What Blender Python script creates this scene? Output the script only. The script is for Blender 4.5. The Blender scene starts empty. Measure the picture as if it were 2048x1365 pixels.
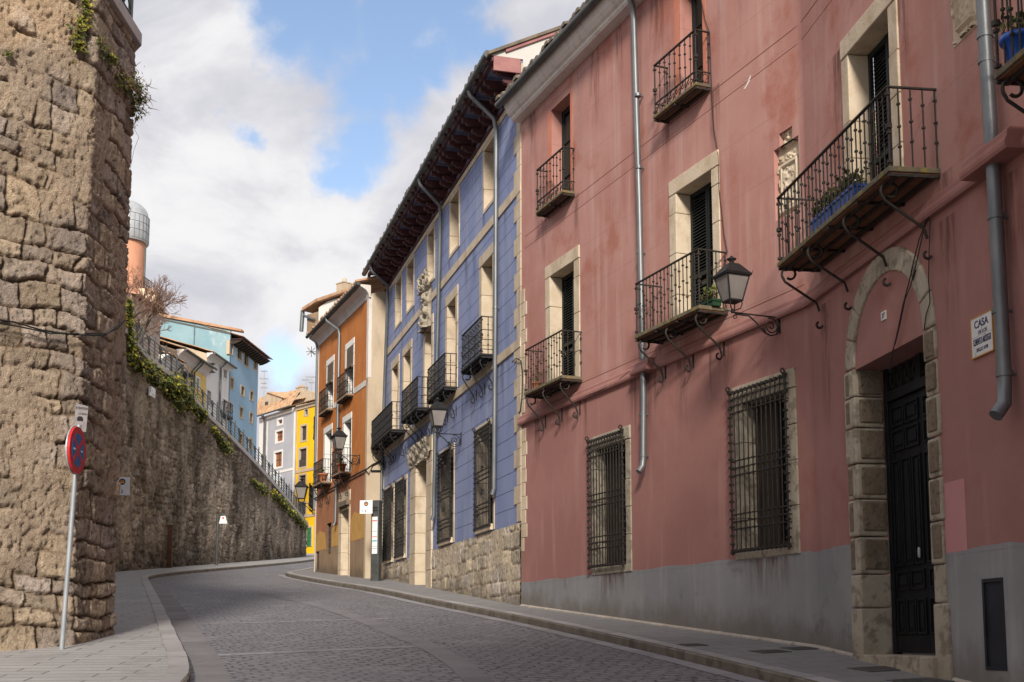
import bpy, math, random
import numpy as np
from math import sin, cos, tan, pi, radians, hypot, sqrt, atan2, degrees
from mathutils import Vector, Matrix

random.seed(7)
SC = bpy.context.scene
COL = SC.collection
SLOPE = 0.0838                       # the street climbs away from the camera
EYE = 1.6
def G(y): return SLOPE * y           # road level
KERB = 0.12

# ------------------------------------------------------------------ camera measurements -> metres
FPX, PITCH = 2450.0, radians(7)
def ray(px, py):
    x = (px - 1024) / FPX; u = (974 - py) / FPX
    return x, cos(PITCH) - u * sin(PITCH), sin(PITCH) + u * cos(PITCH)
def at_depth(px, py, Y):
    a, b, c = ray(px, py); t = Y / b
    return Vector((a * t, Y, c * t + EYE))

class Fac:
    """a vertical plane: u metres along it (to the right as seen from the street), z up, n out of it"""
    def __init__(s, p0, p1):
        s.o = Vector((p0[0], p0[1])); e = Vector((p1[0], p1[1])) - s.o
        s.L = e.length; s.d = e / s.L; s.n = Vector((s.d.y, -s.d.x))
    def P(s, u, z, n=0.0):
        return Vector((s.o.x + s.d.x * u + s.n.x * n, s.o.y + s.d.y * u + s.n.y * n, z))
    def hit(s, px, py, n=0.0):
        X, Y, Z = ray(px, py)
        t = (s.o.dot(s.n) + n) / (X * s.n.x + Y * s.n.y)
        return (X * t - s.o.x) * s.d.x + (Y * t - s.o.y) * s.d.y, Z * t + EYE
    def M(s, u, z, n=0.0):
        d, n3 = Vector((s.d.x, s.d.y, 0)), Vector((s.n.x, s.n.y, 0)); up = Vector((0, 0, 1)); p = s.P(u, z, n)
        return Matrix(((d.x, up.x, n3.x, p.x), (d.y, up.y, n3.y, p.y), (d.z, up.z, n3.z, p.z), (0, 0, 0, 1)))

# ------------------------------------------------------------------ materials
def newmat(name):
    m = bpy.data.materials.new(name); m.use_nodes = True
    nt = m.node_tree
    return m, nt, nt.nodes, nt.links, nt.nodes['Principled BSDF']
def rgba(c): return (c[0], c[1], c[2], 1.0)
def nnoise(N, L, vec, scale, detail=4, rough=0.55, stretch=(1, 1, 1), dist=0.0):
    mp = N.new('ShaderNodeMapping'); mp.inputs['Scale'].default_value = stretch
    L.new(vec, mp.inputs['Vector'])
    t = N.new('ShaderNodeTexNoise'); t.inputs['Scale'].default_value = scale
    t.inputs['Detail'].default_value = detail; t.inputs['Roughness'].default_value = rough
    t.inputs['Distortion'].default_value = dist
    L.new(mp.outputs[0], t.inputs['Vector'])
    return t.outputs['Fac']
def nramp(N, L, fac, lo, hi, a=0.0, b=1.0):
    r = N.new('ShaderNodeMapRange'); r.inputs[1].default_value = lo; r.inputs[2].default_value = hi
    r.inputs[3].default_value = a; r.inputs[4].default_value = b; r.interpolation_type = 'SMOOTHSTEP'
    L.new(fac, r.inputs[0]); return r.outputs[0]
def nmix(N, L, fac, a, b, mode='MIX'):
    x = N.new('ShaderNodeMix'); x.data_type = 'RGBA'; x.blend_type = mode
    for s, v in ((x.inputs[0], fac), (x.inputs[6], a), (x.inputs[7], b)):
        if isinstance(v, (int, float)): s.default_value = v
        elif isinstance(v, (tuple, list)): s.default_value = rgba(v)
        else: L.new(v, s)
    return x.outputs[2]
def nmath(N, L, op, a, b=None, c=None):
    x = N.new('ShaderNodeMath'); x.operation = op
    for s, v in zip(x.inputs, (a, b, c)):
        if v is None: continue
        if isinstance(v, (int, float)): s.default_value = v
        else: L.new(v, s)
    return x.outputs[0]

def M(name, c1, c2=None, s1=2.0, st1=(1, 1, 1), c3=None, s3=3.0, st3=(5, 5, 0.35), t3=(0.52, 0.72), a3=0.8,
      c4=None, s4=9.0, t4=(0.6, 0.72), a4=0.7, rough=0.85, metal=0.0, bump=0.15, bs=45.0, bst=(1, 1, 1), joints=None, tint=False, vbump=0,
      spec=0.3, pos=True, bstr=0.6, splash=None):
    m, nt, N, L, B = newmat(name)
    g = N.new('ShaderNodeNewGeometry') if pos else N.new('ShaderNodeTexCoord')
    P = g.outputs['Position'] if pos else g.outputs['Object']
    col = c1
    if c2: col = nmix(N, L, nramp(N, L, nnoise(N, L, P, s1, 6, 0.6, st1), 0.35, 0.65), c1, c2)
    if c3:
        f = nramp(N, L, nnoise(N, L, P, s3, 5, 0.6, st3), t3[0], t3[1], 0, a3); col = nmix(N, L, f, col, c3)
    if c4:
        f = nramp(N, L, nnoise(N, L, P, s4, 5, 0.65), t4[0], t4[1], 0, a4); col = nmix(N, L, f, col, c4)
    if splash:                        # mud and damp above the pavement: (height, colour, amount)
        sp_ = N.new('ShaderNodeSeparateXYZ'); L.new(P, sp_.inputs[0])
        hh = nmath(N, L, 'SUBTRACT', sp_.outputs[2], nmath(N, L, 'MULTIPLY', sp_.outputs[1], SLOPE))
        hh = nmath(N, L, 'ADD', hh, nmath(N, L, 'MULTIPLY', nmath(N, L, 'SUBTRACT', nnoise(N, L, P, 1.6, 7, .68, (1, 1, .6)), .5), -2.6 * splash[0]))
        col = nmix(N, L, nramp(N, L, hh, .1, .12 + splash[0], splash[2], 0), col, splash[1])
    if tint:
        a = N.new('ShaderNodeAttribute'); a.attribute_name = 'tint'
        col = nmix(N, L, 1.0, col, a.outputs['Color'], 'MULTIPLY')
    hgt = None
    if bump: hgt = nmath(N, L, 'MULTIPLY', nnoise(N, L, P, bs, 6, 0.65, bst), bump)
    if vbump:
        hgt = nmath(N, L, 'ADD', hgt, nmath(N, L, 'MULTIPLY', nnoise(N, L, P, 3.0, 3, 0.5), vbump))
    if joints:                        # scored horizontal joints: period, offset, half width, colour
        per, off, hw, jc = joints
        sp = N.new('ShaderNodeSeparateXYZ'); L.new(P, sp.inputs[0])
        w = nmath(N, L, 'MULTIPLY', nnoise(N, L, P, 1.5, 2), 0.02)
        z = nmath(N, L, 'ADD', nmath(N, L, 'SUBTRACT', sp.outputs[2], off), w)
        f = nmath(N, L, 'PINGPONG', z, per / 2)
        k = nramp(N, L, f, hw * 0.5, hw * 1.5, 1, 0)
        col = nmix(N, L, k, col, jc)
        jb = nmath(N, L, 'MULTIPLY', k, -0.5)
        hgt = nmath(N, L, 'ADD', hgt, jb) if hgt is not None else jb
    if isinstance(col, (tuple, list)): B.inputs['Base Color'].default_value = rgba(col)
    else: L.new(col, B.inputs['Base Color'])
    B.inputs['Roughness'].default_value = rough; B.inputs['Metallic'].default_value = metal
    B.inputs['Specular IOR Level'].default_value = spec
    if hgt is not None:
        b = N.new('ShaderNodeBump'); b.inputs['Strength'].default_value = bstr; b.inputs['Distance'].default_value = 0.02
        L.new(hgt, b.inputs['Height']); L.new(b.outputs[0], B.inputs['Normal'])
    return m

def brickmat(name, c1, c2, mortar, bw, rh, rot, msize=0.02, rough=0.8, stain=None, wob=0.03, bump=1.0, offset=0.5, spec=0.3, smooth=0.15, bdist=.02):
    m, nt, N, L, B = newmat(name)
    g = N.new('ShaderNodeNewGeometry'); P = g.outputs['Position']
    mp = N.new('ShaderNodeMapping'); mp.inputs['Rotation'].default_value = (0, 0, radians(rot))
    nz = N.new('ShaderNodeTexNoise'); nz.inputs['Scale'].default_value = 3.4; nz.inputs['Detail'].default_value = 3
    L.new(P, nz.inputs['Vector'])
    vm = N.new('ShaderNodeVectorMath'); vm.operation = 'MULTIPLY_ADD'
    vm.inputs[1].default_value = (wob, wob, 0); L.new(nz.outputs['Color'], vm.inputs[0]); L.new(P, vm.inputs[2])
    L.new(vm.outputs[0], mp.inputs['Vector'])
    br = N.new('ShaderNodeTexBrick'); br.inputs['Scale'].default_value = 1.0
    br.inputs['Brick Width'].default_value = bw; br.inputs['Row Height'].default_value = rh
    br.inputs['Mortar Size'].default_value = msize; br.inputs['Mortar Smooth'].default_value = smooth
    br.offset = offset
    br.inputs['Color1'].default_value = rgba(c1); br.inputs['Color2'].default_value = rgba(c2); br.inputs['Mortar'].default_value = rgba(mortar)
    L.new(mp.outputs[0], br.inputs['Vector'])
    col = br.outputs['Color']
    col = nmix(N, L, nramp(N, L, nnoise(N, L, P, 0.5, 5, 0.6), 0.3, 0.7, 0.0, 0.45), col, (c1[0] * 0.72, c1[1] * 0.72, c1[2] * 0.74))
    if stain: col = nmix(N, L, nramp(N, L, nnoise(N, L, P, 1.1, 6, 0.7), 0.52, 0.7, 0, 0.65), col, stain)
    sp = nnoise(N, L, P, 60, 3, 0.7)
    col = nmix(N, L, nramp(N, L, sp, 0.45, 0.75, 0, 0.35), col, (c1[0] * 1.35, c1[1] * 1.35, c1[2] * 1.35))
    L.new(col, B.inputs['Base Color'])
    h = nmath(N, L, 'MULTIPLY', br.outputs['Fac'], -bump)
    h = nmath(N, L, 'ADD', h, nmath(N, L, 'MULTIPLY', nnoise(N, L, P, 25, 5, 0.7), 0.5))
    h = nmath(N, L, 'ADD', h, nmath(N, L, 'MULTIPLY', nnoise(N, L, P, 5, 3, 0.6), 0.9))
    b = N.new('ShaderNodeBump'); b.inputs['Strength'].default_value = 0.9; b.inputs['Distance'].default_value = bdist
    L.new(h, b.inputs['Height']); L.new(b.outputs[0], B.inputs['Normal'])
    B.inputs['Roughness'].default_value = rough; B.inputs['Specular IOR Level'].default_value = spec
    return m

MAT = {}
def mk():
    W = MAT
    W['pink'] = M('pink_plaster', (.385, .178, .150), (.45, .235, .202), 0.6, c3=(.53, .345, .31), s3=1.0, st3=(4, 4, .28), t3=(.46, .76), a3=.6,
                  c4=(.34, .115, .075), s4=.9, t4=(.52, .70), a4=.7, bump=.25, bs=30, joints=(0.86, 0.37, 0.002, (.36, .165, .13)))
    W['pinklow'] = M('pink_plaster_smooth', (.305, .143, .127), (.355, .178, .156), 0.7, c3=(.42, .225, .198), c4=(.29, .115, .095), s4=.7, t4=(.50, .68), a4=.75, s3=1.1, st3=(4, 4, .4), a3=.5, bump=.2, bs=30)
    W['patch'] = M('pink_paint_patch', (.48, .22, .22), (.51, .24, .24), 1.5, bump=.1)
    W['grey'] = M('grey_plaster', (.235, .232, .24), (.285, .28, .285), 0.7, c3=(.37, .36, .355), s3=1.1, st3=(3, 3, .3), t3=(.48, .75), a3=.75, splash=(.45, (.165, .14, .118), .75),
                  c4=(.13, .125, .12), s4=1.6, t4=(.58, .72), a4=.6, bump=.3, bs=25)
    W['blue'] = M('blue_plaster', (.21, .25, .425), (.25, .29, .465), 0.7, c3=(.32, .34, .45), s3=1.1, st3=(3, 3, .28), t3=(.46, .7), a3=.7, c4=(.165, .195, .34), s4=1.0, t4=(.52, .68), a4=.6, bump=.2, bs=30,
                  joints=(0.385, 3.95, 0.007, (.06, .07, .13)))
    W['orange'] = M('orange_plaster', (.47, .155, .035), (.55, .20, .05), 0.9, c3=(.40, .15, .06), s3=1.2, st3=(4, 4, .3), t3=(.42, .7), a3=.8, c4=(.58, .27, .09), s4=1.0, t4=(.55, .7), a4=.7, bump=.2, bs=25)
    W['terra'] = M('worn_red_plaster', (.36, .15, .075), (.42, .19, .10), 1.0, c3=(.30, .15, .10), s3=1.3, st3=(4, 4, .3), a3=.7, c4=(.50, .27, .10), s4=1.3, a4=.6, bump=.2, bs=25)
    W['ochre'] = M('bare_yellow_plaster', (.50, .27, .07), (.56, .33, .11), 3, bump=.3, bs=20)
    W['brownplinth'] = M('brown_render', (.28, .19, .12), (.34, .24, .155), 1.2, splash=(.5, (.12, .09, .065), .7), c3=(.18, .12, .08), s3=1.4, st3=(4, 4, .5), a3=.7, bump=.4, bs=20)
    W['cream'] = M('cream_render', (.47, .375, .265), (.53, .43, .315), 0.8, c3=(.32, .25, .18), s3=1.0, st3=(2, 2, .6), t3=(.5, .75), a3=.7, bump=.35, bs=15)
    W['white'] = M('white_plaster', (.72, .70, .67), (.78, .76, .73), 0.7, c3=(.58, .55, .51), s3=1.2, st3=(4, 4, .3), t3=(.55, .8), a3=.6, bump=.15, bs=25)
    W['offwhite'] = M('weathered_white_plaster', (.52, .50, .47), (.60, .575, .54), 0.7, c3=(.42, .39, .35), s3=1.2, st3=(3, 3, .3), a3=.6, bump=.2)
    W['stone'] = M('pale_limestone', (.53, .425, .305), (.60, .50, .38), 2.5, c3=(.40, .315, .22), s3=3, st3=(1, 1, .5), t3=(.48, .68), a3=.75, c4=(.62, .55, .45), s4=14, a4=.5, bump=.7, bs=22, vbump=.4)
    W['stonegrey'] = M('weathered_granite', (.35, .30, .23), (.43, .375, .295), 2.2, c3=(.20, .165, .125), s3=6, st3=(1, 1, 1), t3=(.5, .62), a3=.75, c4=(.14, .12, .10), s4=30, t4=(.62, .7), a4=.7, bump=1.1, bs=18, vbump=.5)
    W['stonebrown'] = M('brown_rough_stone', (.17, .13, .09), (.22, .17, .12), 5, c3=(.09, .07, .05), s3=18, st3=(1, 1, 1), t3=(.52, .66), a3=.8, bump=1.8, bs=26, vbump=.8)
    W['ashlar'] = M('worn_ashlar', (.47, .395, .31), (.57, .49, .39), 1.2, splash=(.45, (.17, .14, .11), .7), c3=(.24, .19, .145), s3=1.6, st3=(3, 3, .5), a3=.7, c4=(.55, .50, .43), s4=5, a4=.5, bump=1.0, bs=18, tint=True)
    W['rubble'] = M('rubble_stone', (.475, .37, .28), (.555, .445, .345), 3.0, c3=(.31, .225, .16), s3=24, st3=(1, 1, 1), t3=(.52, .64), a3=.75, c4=(.62, .54, .43), s4=34, t4=(.54, .64), a4=.7, bump=3.0, bs=50, vbump=.3, tint=True, rough=.95, bstr=1.0)
    W['wallstone'] = M('stained_rubble', (.30, .245, .195), (.40, .335, .27), 1.0, c3=(.10, .08, .064), s3=.42, st3=(1.7, 1.7, .3), t3=(.46, .64), a3=.78, c4=(.50, .44, .365), s4=1.6, t4=(.56, .70), a4=.6, splash=(1.6, (.085, .068, .054), .8), bump=2.2, bs=12, vbump=.6, tint=True, rough=.95, bstr=1.0)
    W['coping'] = M('grey_coping_stone', (.42, .38, .36), (.48, .44, .42), 2.5, c3=(.32, .28, .26), s3=3, a3=.6, bump=.5, bs=18)
    W['iron'] = M('black_wrought_iron', (.014, .014, .015), (.022, .021, .022), 8, c3=(.045, .03, .022), s3=14, st3=(1, 1, 1), t3=(.6, .75), a3=.5, rough=.55, metal=.0, bump=.3, bs=60, spec=.25)
    W['rustiron'] = M('rusty_brown_iron', (.022, .019, .017), (.036, .030, .026), 7, c3=(.075, .045, .028), s3=12, st3=(1, 1, 1), t3=(.56, .7), a3=.5, rough=.62, bump=.4, bs=50, spec=.25)
    W['zinc'] = M('zinc_pipe', (.15, .16, .17), (.20, .21, .22), 4, st1=(1, 1, .4), c3=(.11, .115, .12), s3=5, a3=.5, rough=.45, metal=.5, bump=.08, bs=20, spec=.5)
    W['zincdark'] = M('dark_gutter_metal', (.075, .08, .078), (.11, .115, .11), 3, rough=.5, metal=.4, bump=.1, spec=.4)
    W['shutter'] = M('dark_green_paint', (.010, .015, .015), (.018, .024, .023), 6, st1=(1, 1, .3), rough=.55, bump=.2, bs=40, spec=.22)
    W['doorpaint'] = M('black_door_paint', (.006, .007, .009), (.010, .012, .014), 5, st1=(1, 1, .3), c3=(.018, .02, .022), s3=9, st3=(4, 4, .4), a3=.6, c4=(.16, .14, .11), s4=22, t4=(.73, .77), a4=.7, rough=.5, bump=.3, bs=40, spec=.22)
    W['hatch'] = M('dark_blue_steel', (.012, .014, .022), (.02, .022, .03), 3, rough=.5, bump=.1, spec=.4)
    W['oldwood'] = M('old_brown_wood', (.034, .026, .02), (.055, .042, .032), 4, st1=(6, 6, .3), c3=(.018, .014, .012), s3=5, a3=.7, rough=.75, bump=.5, bs=25, bst=(5, 5, .3))
    W['maroon'] = M('maroon_painted_timber', (.060, .019, .021), (.085, .028, .028), 3, rough=.6, bump=.2, spec=.3)
    W['maroonlight'] = M('faded_maroon_board', (.30, .13, .13), (.36, .17, .16), 3, rough=.7, bump=.2)
    W['brick'] = M('terracotta_soffit', (.17, .075, .04), (.23, .105, .055), 4, c3=(.10, .05, .03), s3=6, a3=.7, bump=.4, bs=20)
    W['slab'] = M('mossy_slab_edge', (.10, .085, .06), (.15, .125, .085), 5, c3=(.22, .17, .045), s3=9, st3=(1, 1, 1), t3=(.5, .62), a3=.85, bump=.8, bs=25)
    W['tile'] = M('clay_roof_tile', (.40, .22, .125), (.50, .31, .19), 2.5, c3=(.27, .17, .11), s3=3, st3=(1, 1, 1), a3=.7, c4=(.58, .45, .31), s4=6, a4=.7, bump=.4, bs=20, rough=.9)
    W['olddarktile'] = M('weathered_dark_tile', (.12, .10, .08), (.19, .155, .12), 3, c3=(.25, .19, .09), s3=6, st3=(1, 1, 1), a3=.6, bump=.5, bs=20, rough=.95)
    W['cornice'] = M('grey_white_moulding', (.62, .57, .53), (.68, .63, .59), 1.5, c3=(.48, .41, .36), s3=2, st3=(3, 3, .8), t3=(.5, .72), a3=.7, bump=.15, bs=25)
    W['terracotta'] = M('terracotta_pot', (.38, .13, .06), (.46, .18, .085), 8, bump=.2)
    W['bluepot'] = M('cobalt_blue_glaze', (.008, .07, .36), (.012, .09, .42), 6, rough=.35, bump=.05, spec=.5)
    W['greenbox'] = M('green_plastic', (.015, .05, .025), None, rough=.45, bump=0)
    W['leaf'] = M('ivy_leaf', (.08, .105, .022), (.115, .13, .028), 6, bump=.0, tint=True, rough=.6)
    W['twig'] = M('dry_twig', (.12, .085, .06), (.17, .125, .09), 6, bump=.3, bs=30)
    W['trunk'] = M('bare_bark', (.15, .115, .09), (.21, .165, .13), 6, bump=.5, bs=25)
    W['lampglass'] = M('frosted_lamp_glass', (.20, .18, .17), (.25, .225, .21), 3, rough=.4, bump=0, spec=.5)
    W['signwhite'] = M('white_sign_enamel', (.78, .78, .78), (.72, .73, .74), 4, rough=.4, bump=0)
    W['signred'] = M('red_sign_enamel', (.50, .016, .02), (.56, .03, .03), 5, rough=.4, bump=0)
    W['signblue'] = M('blue_sign_enamel', (.012, .12, .34), (.016, .14, .38), 5, rough=.4, bump=0)
    W['navy'] = M('navy_print', (.015, .022, .12), None, rough=.5, bump=0)
    W['busyellow'] = M('amber_print', (.75, .36, .02), None, rough=.5, bump=0)
    W['ink'] = M('dark_ink', (.03, .035, .09), None, rough=.6, bump=0)
    W['black'] = M('black_ink', (.02, .02, .022), None, rough=.6, bump=0)
    W['redprint'] = M('red_print', (.6, .05, .06), None, rough=.6, bump=0)
    W['tealprint'] = M('teal_print', (.05, .38, .42), None, rough=.6, bump=0)
    W['paper'] = M('weathered_paper', (.25, .22, .225), (.31, .28, .28), 20, bump=.1)
    W['ceramic'] = M('white_glazed_tile', (.66, .65, .64), (.72, .70, .69), 6, c3=(.52, .50, .47), s3=9, st3=(1, 1, 1), a3=.5, rough=.35, bump=.1, spec=.5)
    W['ochretrim'] = M('ochre_edge_trim', (.52, .25, .05), None, rough=.6, bump=0)
    W['steel'] = M('galvanised_post', (.34, .37, .40), (.40, .43, .46), 5, rough=.45, metal=.35, bump=.05, spec=.5)
    W['rust'] = M('rusted_post', (.085, .04, .024), (.12, .058, .033), 5, rough=.8, bump=.4)
    W['cable'] = M('black_cable', (.016, .016, .017), None, rough=.6, bump=0)
    W['skyblue'] = M('pale_blue_plaster', (.20, .335, .39), (.255, .385, .43), .5, c3=(.16, .275, .33), s3=.6, st3=(2, 2, .5), a3=.6, c4=(.46, .55, .56), s4=.9, a4=.6, bump=.2)
    W['skyblue2'] = M('blue_plaster_front', (.28, .44, .58), (.32, .48, .62), .4, c3=(.24, .38, .52), s3=.5, st3=(2, 2, .4), a3=.5, bump=.2)
    W['yellowpale'] = M('ochre_yellow_plaster', (.68, .47, .13), (.74, .53, .18), 1, c3=(.60, .38, .10), s3=1.2, a3=.5, bump=.15)
    W['peach'] = M('peach_plaster', (.70, .50, .33), (.74, .55, .38), 1, bump=.15)
    W['yellow'] = M('strong_yellow_paint', (.82, .47, .005), (.86, .52, .01), 1, c3=(.76, .42, .005), s3=1.4, a3=.5, bump=.1)
    W['greyblue'] = M('light_grey_paint', (.40, .41, .45), (.44, .45, .49), 1, c3=(.36, .37, .41), s3=1.2, a3=.5, bump=.1)
    W['salmon'] = M('salmon_plaster', (.60, .29, .18), (.66, .33, .21), 1, bump=.15)
    W['domemetal'] = M('dome_sheet_metal', (.42, .44, .46), (.50, .52, .54), 2, c3=(.27, .26, .26), s3=2.5, st3=(2, 2, .5), a3=.7, rough=.45, metal=.3, bump=.1)
    W['ruin'] = M('ruined_masonry', (.44, .32, .20), (.52, .40, .27), 1.5, c3=(.30, .20, .12), s3=4, st3=(1, 1, 1), a3=.8, bump=1.2, bs=6)
    W['oldrender'] = M('flaking_render', (.40, .32, .27), (.48, .39, .33), 1.3, c3=(.27, .20, .16), s3=2.5, st3=(1, 1, .5), a3=.8, bump=.6, bs=8)
    W['windowbrown'] = M('brown_shutter_wood', (.26, .10, .045), (.32, .13, .06), 6, bump=.2)
    W['windowdark'] = M('dark_window_wood', (.05, .04, .035), (.08, .065, .055), 6, bump=.2)
    W['blind'] = M('woven_blind', (.10, .075, .055), (.15, .115, .085), 14, bump=.6, bs=60)
    W['curtain'] = M('pale_curtain', (.42, .42, .48), (.50, .49, .54), 12, st1=(3, 3, .2), bump=.2)
    W['whitedoor'] = M('white_door_paint', (.76, .76, .77), (.80, .80, .80), 4, bump=.1, rough=.5)
    W['greendoor'] = M('green_door_paint', (.02, .14, .045), (.03, .17, .06), 4, bump=.1, rough=.5)
    W['kerb'] = M('granite_kerb', (.29, .275, .262), (.34, .325, .31), 3, c3=(.19, .17, .15), s3=3, st3=(1, 1, 1), t3=(.5, .66), a3=.7, bump=.8, bs=30)
    W['gutterstone'] = M('granite_channel', (.215, .20, .195), (.25, .235, .23), 2, c3=(.15, .138, .13), s3=2.5, st3=(1, 1, 1), a3=.6, bump=.6, bs=30)
    W['kerbface'] = M('shaded_dirty_kerb_face', (.15, .125, .10), (.20, .17, .14), 3, c3=(.08, .068, .055), s3=4, st3=(1, 1, 1), t3=(.5, .66), a3=.7, bump=.8, bs=30)  # dirt, with the shade on the step's upright side also put into the colour
    W['dust'] = M('pale_mortar_bead', (.45, .39, .34), (.36, .31, .27), 3, bump=.4)
    W['cover'] = M('cast_iron_cover', (.085, .08, .078), (.12, .115, .108), 9, rough=.6, bump=.6, bs=40)
    W['earth'] = M('dusty_earth', (.19, .15, .11), (.25, .2, .15), .7, bump=.6, bs=10)
    W['cobble'] = brickmat('cobblestone', (.255, .246, .266), (.19, .182, .196), (.045, .04, .04), .22, .165, -19, .020, stain=(.26, .25, .265), wob=.28, bump=3.2, bdist=.05, rough=.6, spec=.4)
    W['paving'] = brickmat('granite_paving', (.36, .35, .345), (.32, .312, .31), (.10, .095, .09), .95, .30, -5, .013, stain=(.22, .215, .215), wob=.03, bump=.8, offset=.37)
    W['paving2'] = brickmat('grey_paving_slab', (.25, .24, .24), (.22, .21, .212), (.10, .095, .09), .75, .45, -21, .009, stain=(.185, .178, .18), wob=.03, bump=.8, offset=.4)
    W['granite'] = M('granite_slab', (.25, .24, .248), (.285, .275, .285), 2, c3=(.19, .183, .19), s3=3, st3=(1, 1, 1), a3=.6, bump=.7, bs=30, tint=True)
    # rain stains: colour over the plaster, their outline kept in the vertices
    for nm, c_ in (('stainred', (.15, .075, .062)), ('stainblue', (.10, .11, .16)), ('stainpale', (.50, .36, .32))):
        m, nt, N, L, B = newmat(nm); B.inputs['Base Color'].default_value = rgba(c_); B.inputs['Roughness'].default_value = .95; B.inputs['Specular IOR Level'].default_value = .1
        a = N.new('ShaderNodeAttribute'); a.attribute_name = 'tint'; g = N.new('ShaderNodeNewGeometry')
        f = nramp(N, L, nnoise(N, L, g.outputs['Position'], 5.0, 6, .65, (2.5, 2.5, .25)), .38, .66); sx = N.new('ShaderNodeSeparateColor'); L.new(a.outputs['Color'], sx.inputs[0])
        L.new(nmath(N, L, 'MULTIPLY', nmath(N, L, 'MULTIPLY', f, sx.outputs[0]), .62), B.inputs['Alpha']); W[nm] = m
    # glass
    m, nt, N, L, B = newmat('dark_window_glass'); B.inputs['Base Color'].default_value = (.012, .014, .018, 1); B.inputs['Roughness'].default_value = .08
    B.inputs['Specular IOR Level'].default_value = .6; W['glass'] = m
mk()

# ------------------------------------------------------------------ mesh building
def wloc(o):
    v = Vector((0, 0, 0))
    while o is not None: v += o.location; o = o.parent
    return v
class MB:
    def __init__(s): s.v = []; s.f = []; s.sm = []; s.t = []
    def add(s, vs, fs, smooth=False, tint=None):
        b = len(s.v); s.v += [tuple(v) for v in vs]; s.f += [tuple(i + b for i in f) for f in fs]; s.sm += [smooth] * len(fs)
        s.t += [tint or (1, 1, 1)] * len(vs)
    def quad(s, a, b, c, d, tint=None): s.add((a, b, c, d), ((0, 1, 2, 3),), tint=tint)
    def box8(s, p, tint=None):      # p: 4 bottom then 4 top, both counter-clockwise
        s.add(p, ((3, 2, 1, 0), (4, 5, 6, 7), (0, 1, 5, 4), (1, 2, 6, 5), (2, 3, 7, 6), (3, 0, 4, 7)), tint=tint)
    def fbox(s, F, u0, u1, z0, z1, n0, n1, tint=None):
        s.box8([F.P(u0, z0, n1), F.P(u1, z0, n1), F.P(u1, z0, n0), F.P(u0, z0, n0), F.P(u0, z1, n1), F.P(u1, z1, n1), F.P(u1, z1, n0), F.P(u0, z1, n0)], tint)
    def box(s, x0, x1, y0, y1, z0, z1):
        s.box8([Vector(p) for p in ((x0, y0, z0), (x1, y0, z0), (x1, y1, z0), (x0, y1, z0), (x0, y0, z1), (x1, y0, z1), (x1, y1, z1), (x0, y1, z1))])
    def prism(s, F, prof, u0, u1):   # profile [(n,z)...] run along u
        k = len(prof); vs = [F.P(u0, z, n) for n, z in prof] + [F.P(u1, z, n) for n, z in prof]
        fs = [(i, (i + 1) % k, k + (i + 1) % k, k + i) for i in range(k)] + [tuple(range(k - 1, -1, -1)), tuple(range(k, 2 * k))]
        s.add(vs, fs)
    def poly(s, F, pts, n0, n1):     # outline [(u,z)...] with thickness
        k = len(pts); vs = [F.P(u, z, n1) for u, z in pts] + [F.P(u, z, n0) for u, z in pts]
        fs = [tuple(range(k)), tuple(range(2 * k - 1, k - 1, -1))] + [(i, k + i, k + (i + 1) % k, (i + 1) % k) for i in range(k)]
        s.add(vs, fs)
    def tube(s, pts, r, sides=6, cap=True, r1=None):
        pts = [Vector(p) for p in pts]; k = len(pts); vs = []
        up0 = None
        for i, p in enumerate(pts):
            t = (pts[min(i + 1, k - 1)] - pts[max(i - 1, 0)]).normalized()
            if up0 is None:
                up0 = Vector((0, 0, 1)) if abs(t.z) < .9 else Vector((1, 0, 0))
            a = t.cross(up0)
            if a.length < 1e-4: a = t.cross(Vector((0, 1, 0)))
            a.normalize(); b = a.cross(t).normalized(); up0 = b
            rr = r if r1 is None else r + (r1 - r) * i / (k - 1)
            for j in range(sides):
                w = 2 * pi * j / sides; vs.append(p + a * (rr * cos(w)) + b * (rr * sin(w)))
        fs = [(i * sides + j, i * sides + (j + 1) % sides, (i + 1) * sides + (j + 1) % sides, (i + 1) * sides + j) for i in range(k - 1) for j in range(sides)]
        s.add(vs, fs, sides > 4)
        if cap:
            s.add([vs[j] for j in range(sides)], (tuple(range(sides)),)); s.add([vs[(k - 1) * sides + j] for j in range(sides)], (tuple(range(sides - 1, -1, -1)),))
    def lathe(s, c, prof, sides=16, tint=None):
        c = Vector(c); k = len(prof); vs = []
        for r, z in prof:
            for j in range(sides):
                w = 2 * pi * j / sides; vs.append(c + Vector((r * cos(w), r * sin(w), z)))
        fs = [(i * sides + j, i * sides + (j + 1) % sides, (i + 1) * sides + (j + 1) % sides, (i + 1) * sides + j) for i in range(k - 1) for j in range(sides)]
        s.add(vs, fs, True, tint)
        s.add(vs[:sides], (tuple(range(sides - 1, -1, -1)),)); s.add(vs[-sides:], (tuple(range(sides)),))
    def build(s, name, mat, parent=None, bevel=0.0, tint=False):
        me = bpy.data.meshes.new(name); off = wloc(parent) if parent else Vector((0, 0, 0))
        me.from_pydata([(v[0] - off.x, v[1] - off.y, v[2] - off.z) for v in s.v], [], s.f)
        me.polygons.foreach_set('use_smooth', s.sm)
        if tint:
            a = me.color_attributes.new('tint', 'FLOAT_COLOR', 'POINT')
            a.data.foreach_set('color', np.array([(t[0], t[1], t[2], 1) for t in s.t], dtype=np.float32).ravel())
        me.materials.append(MAT[mat] if isinstance(mat, str) else mat); me.update()
        o = bpy.data.objects.new(name, me); COL.objects.link(o)
        if parent: o.parent = parent
        if bevel:
            b = o.modifiers.new('bevel', 'BEVEL'); b.width = bevel; b.segments = 2; b.limit_method = 'ANGLE'; b.angle_limit = radians(40)
        return o
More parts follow.
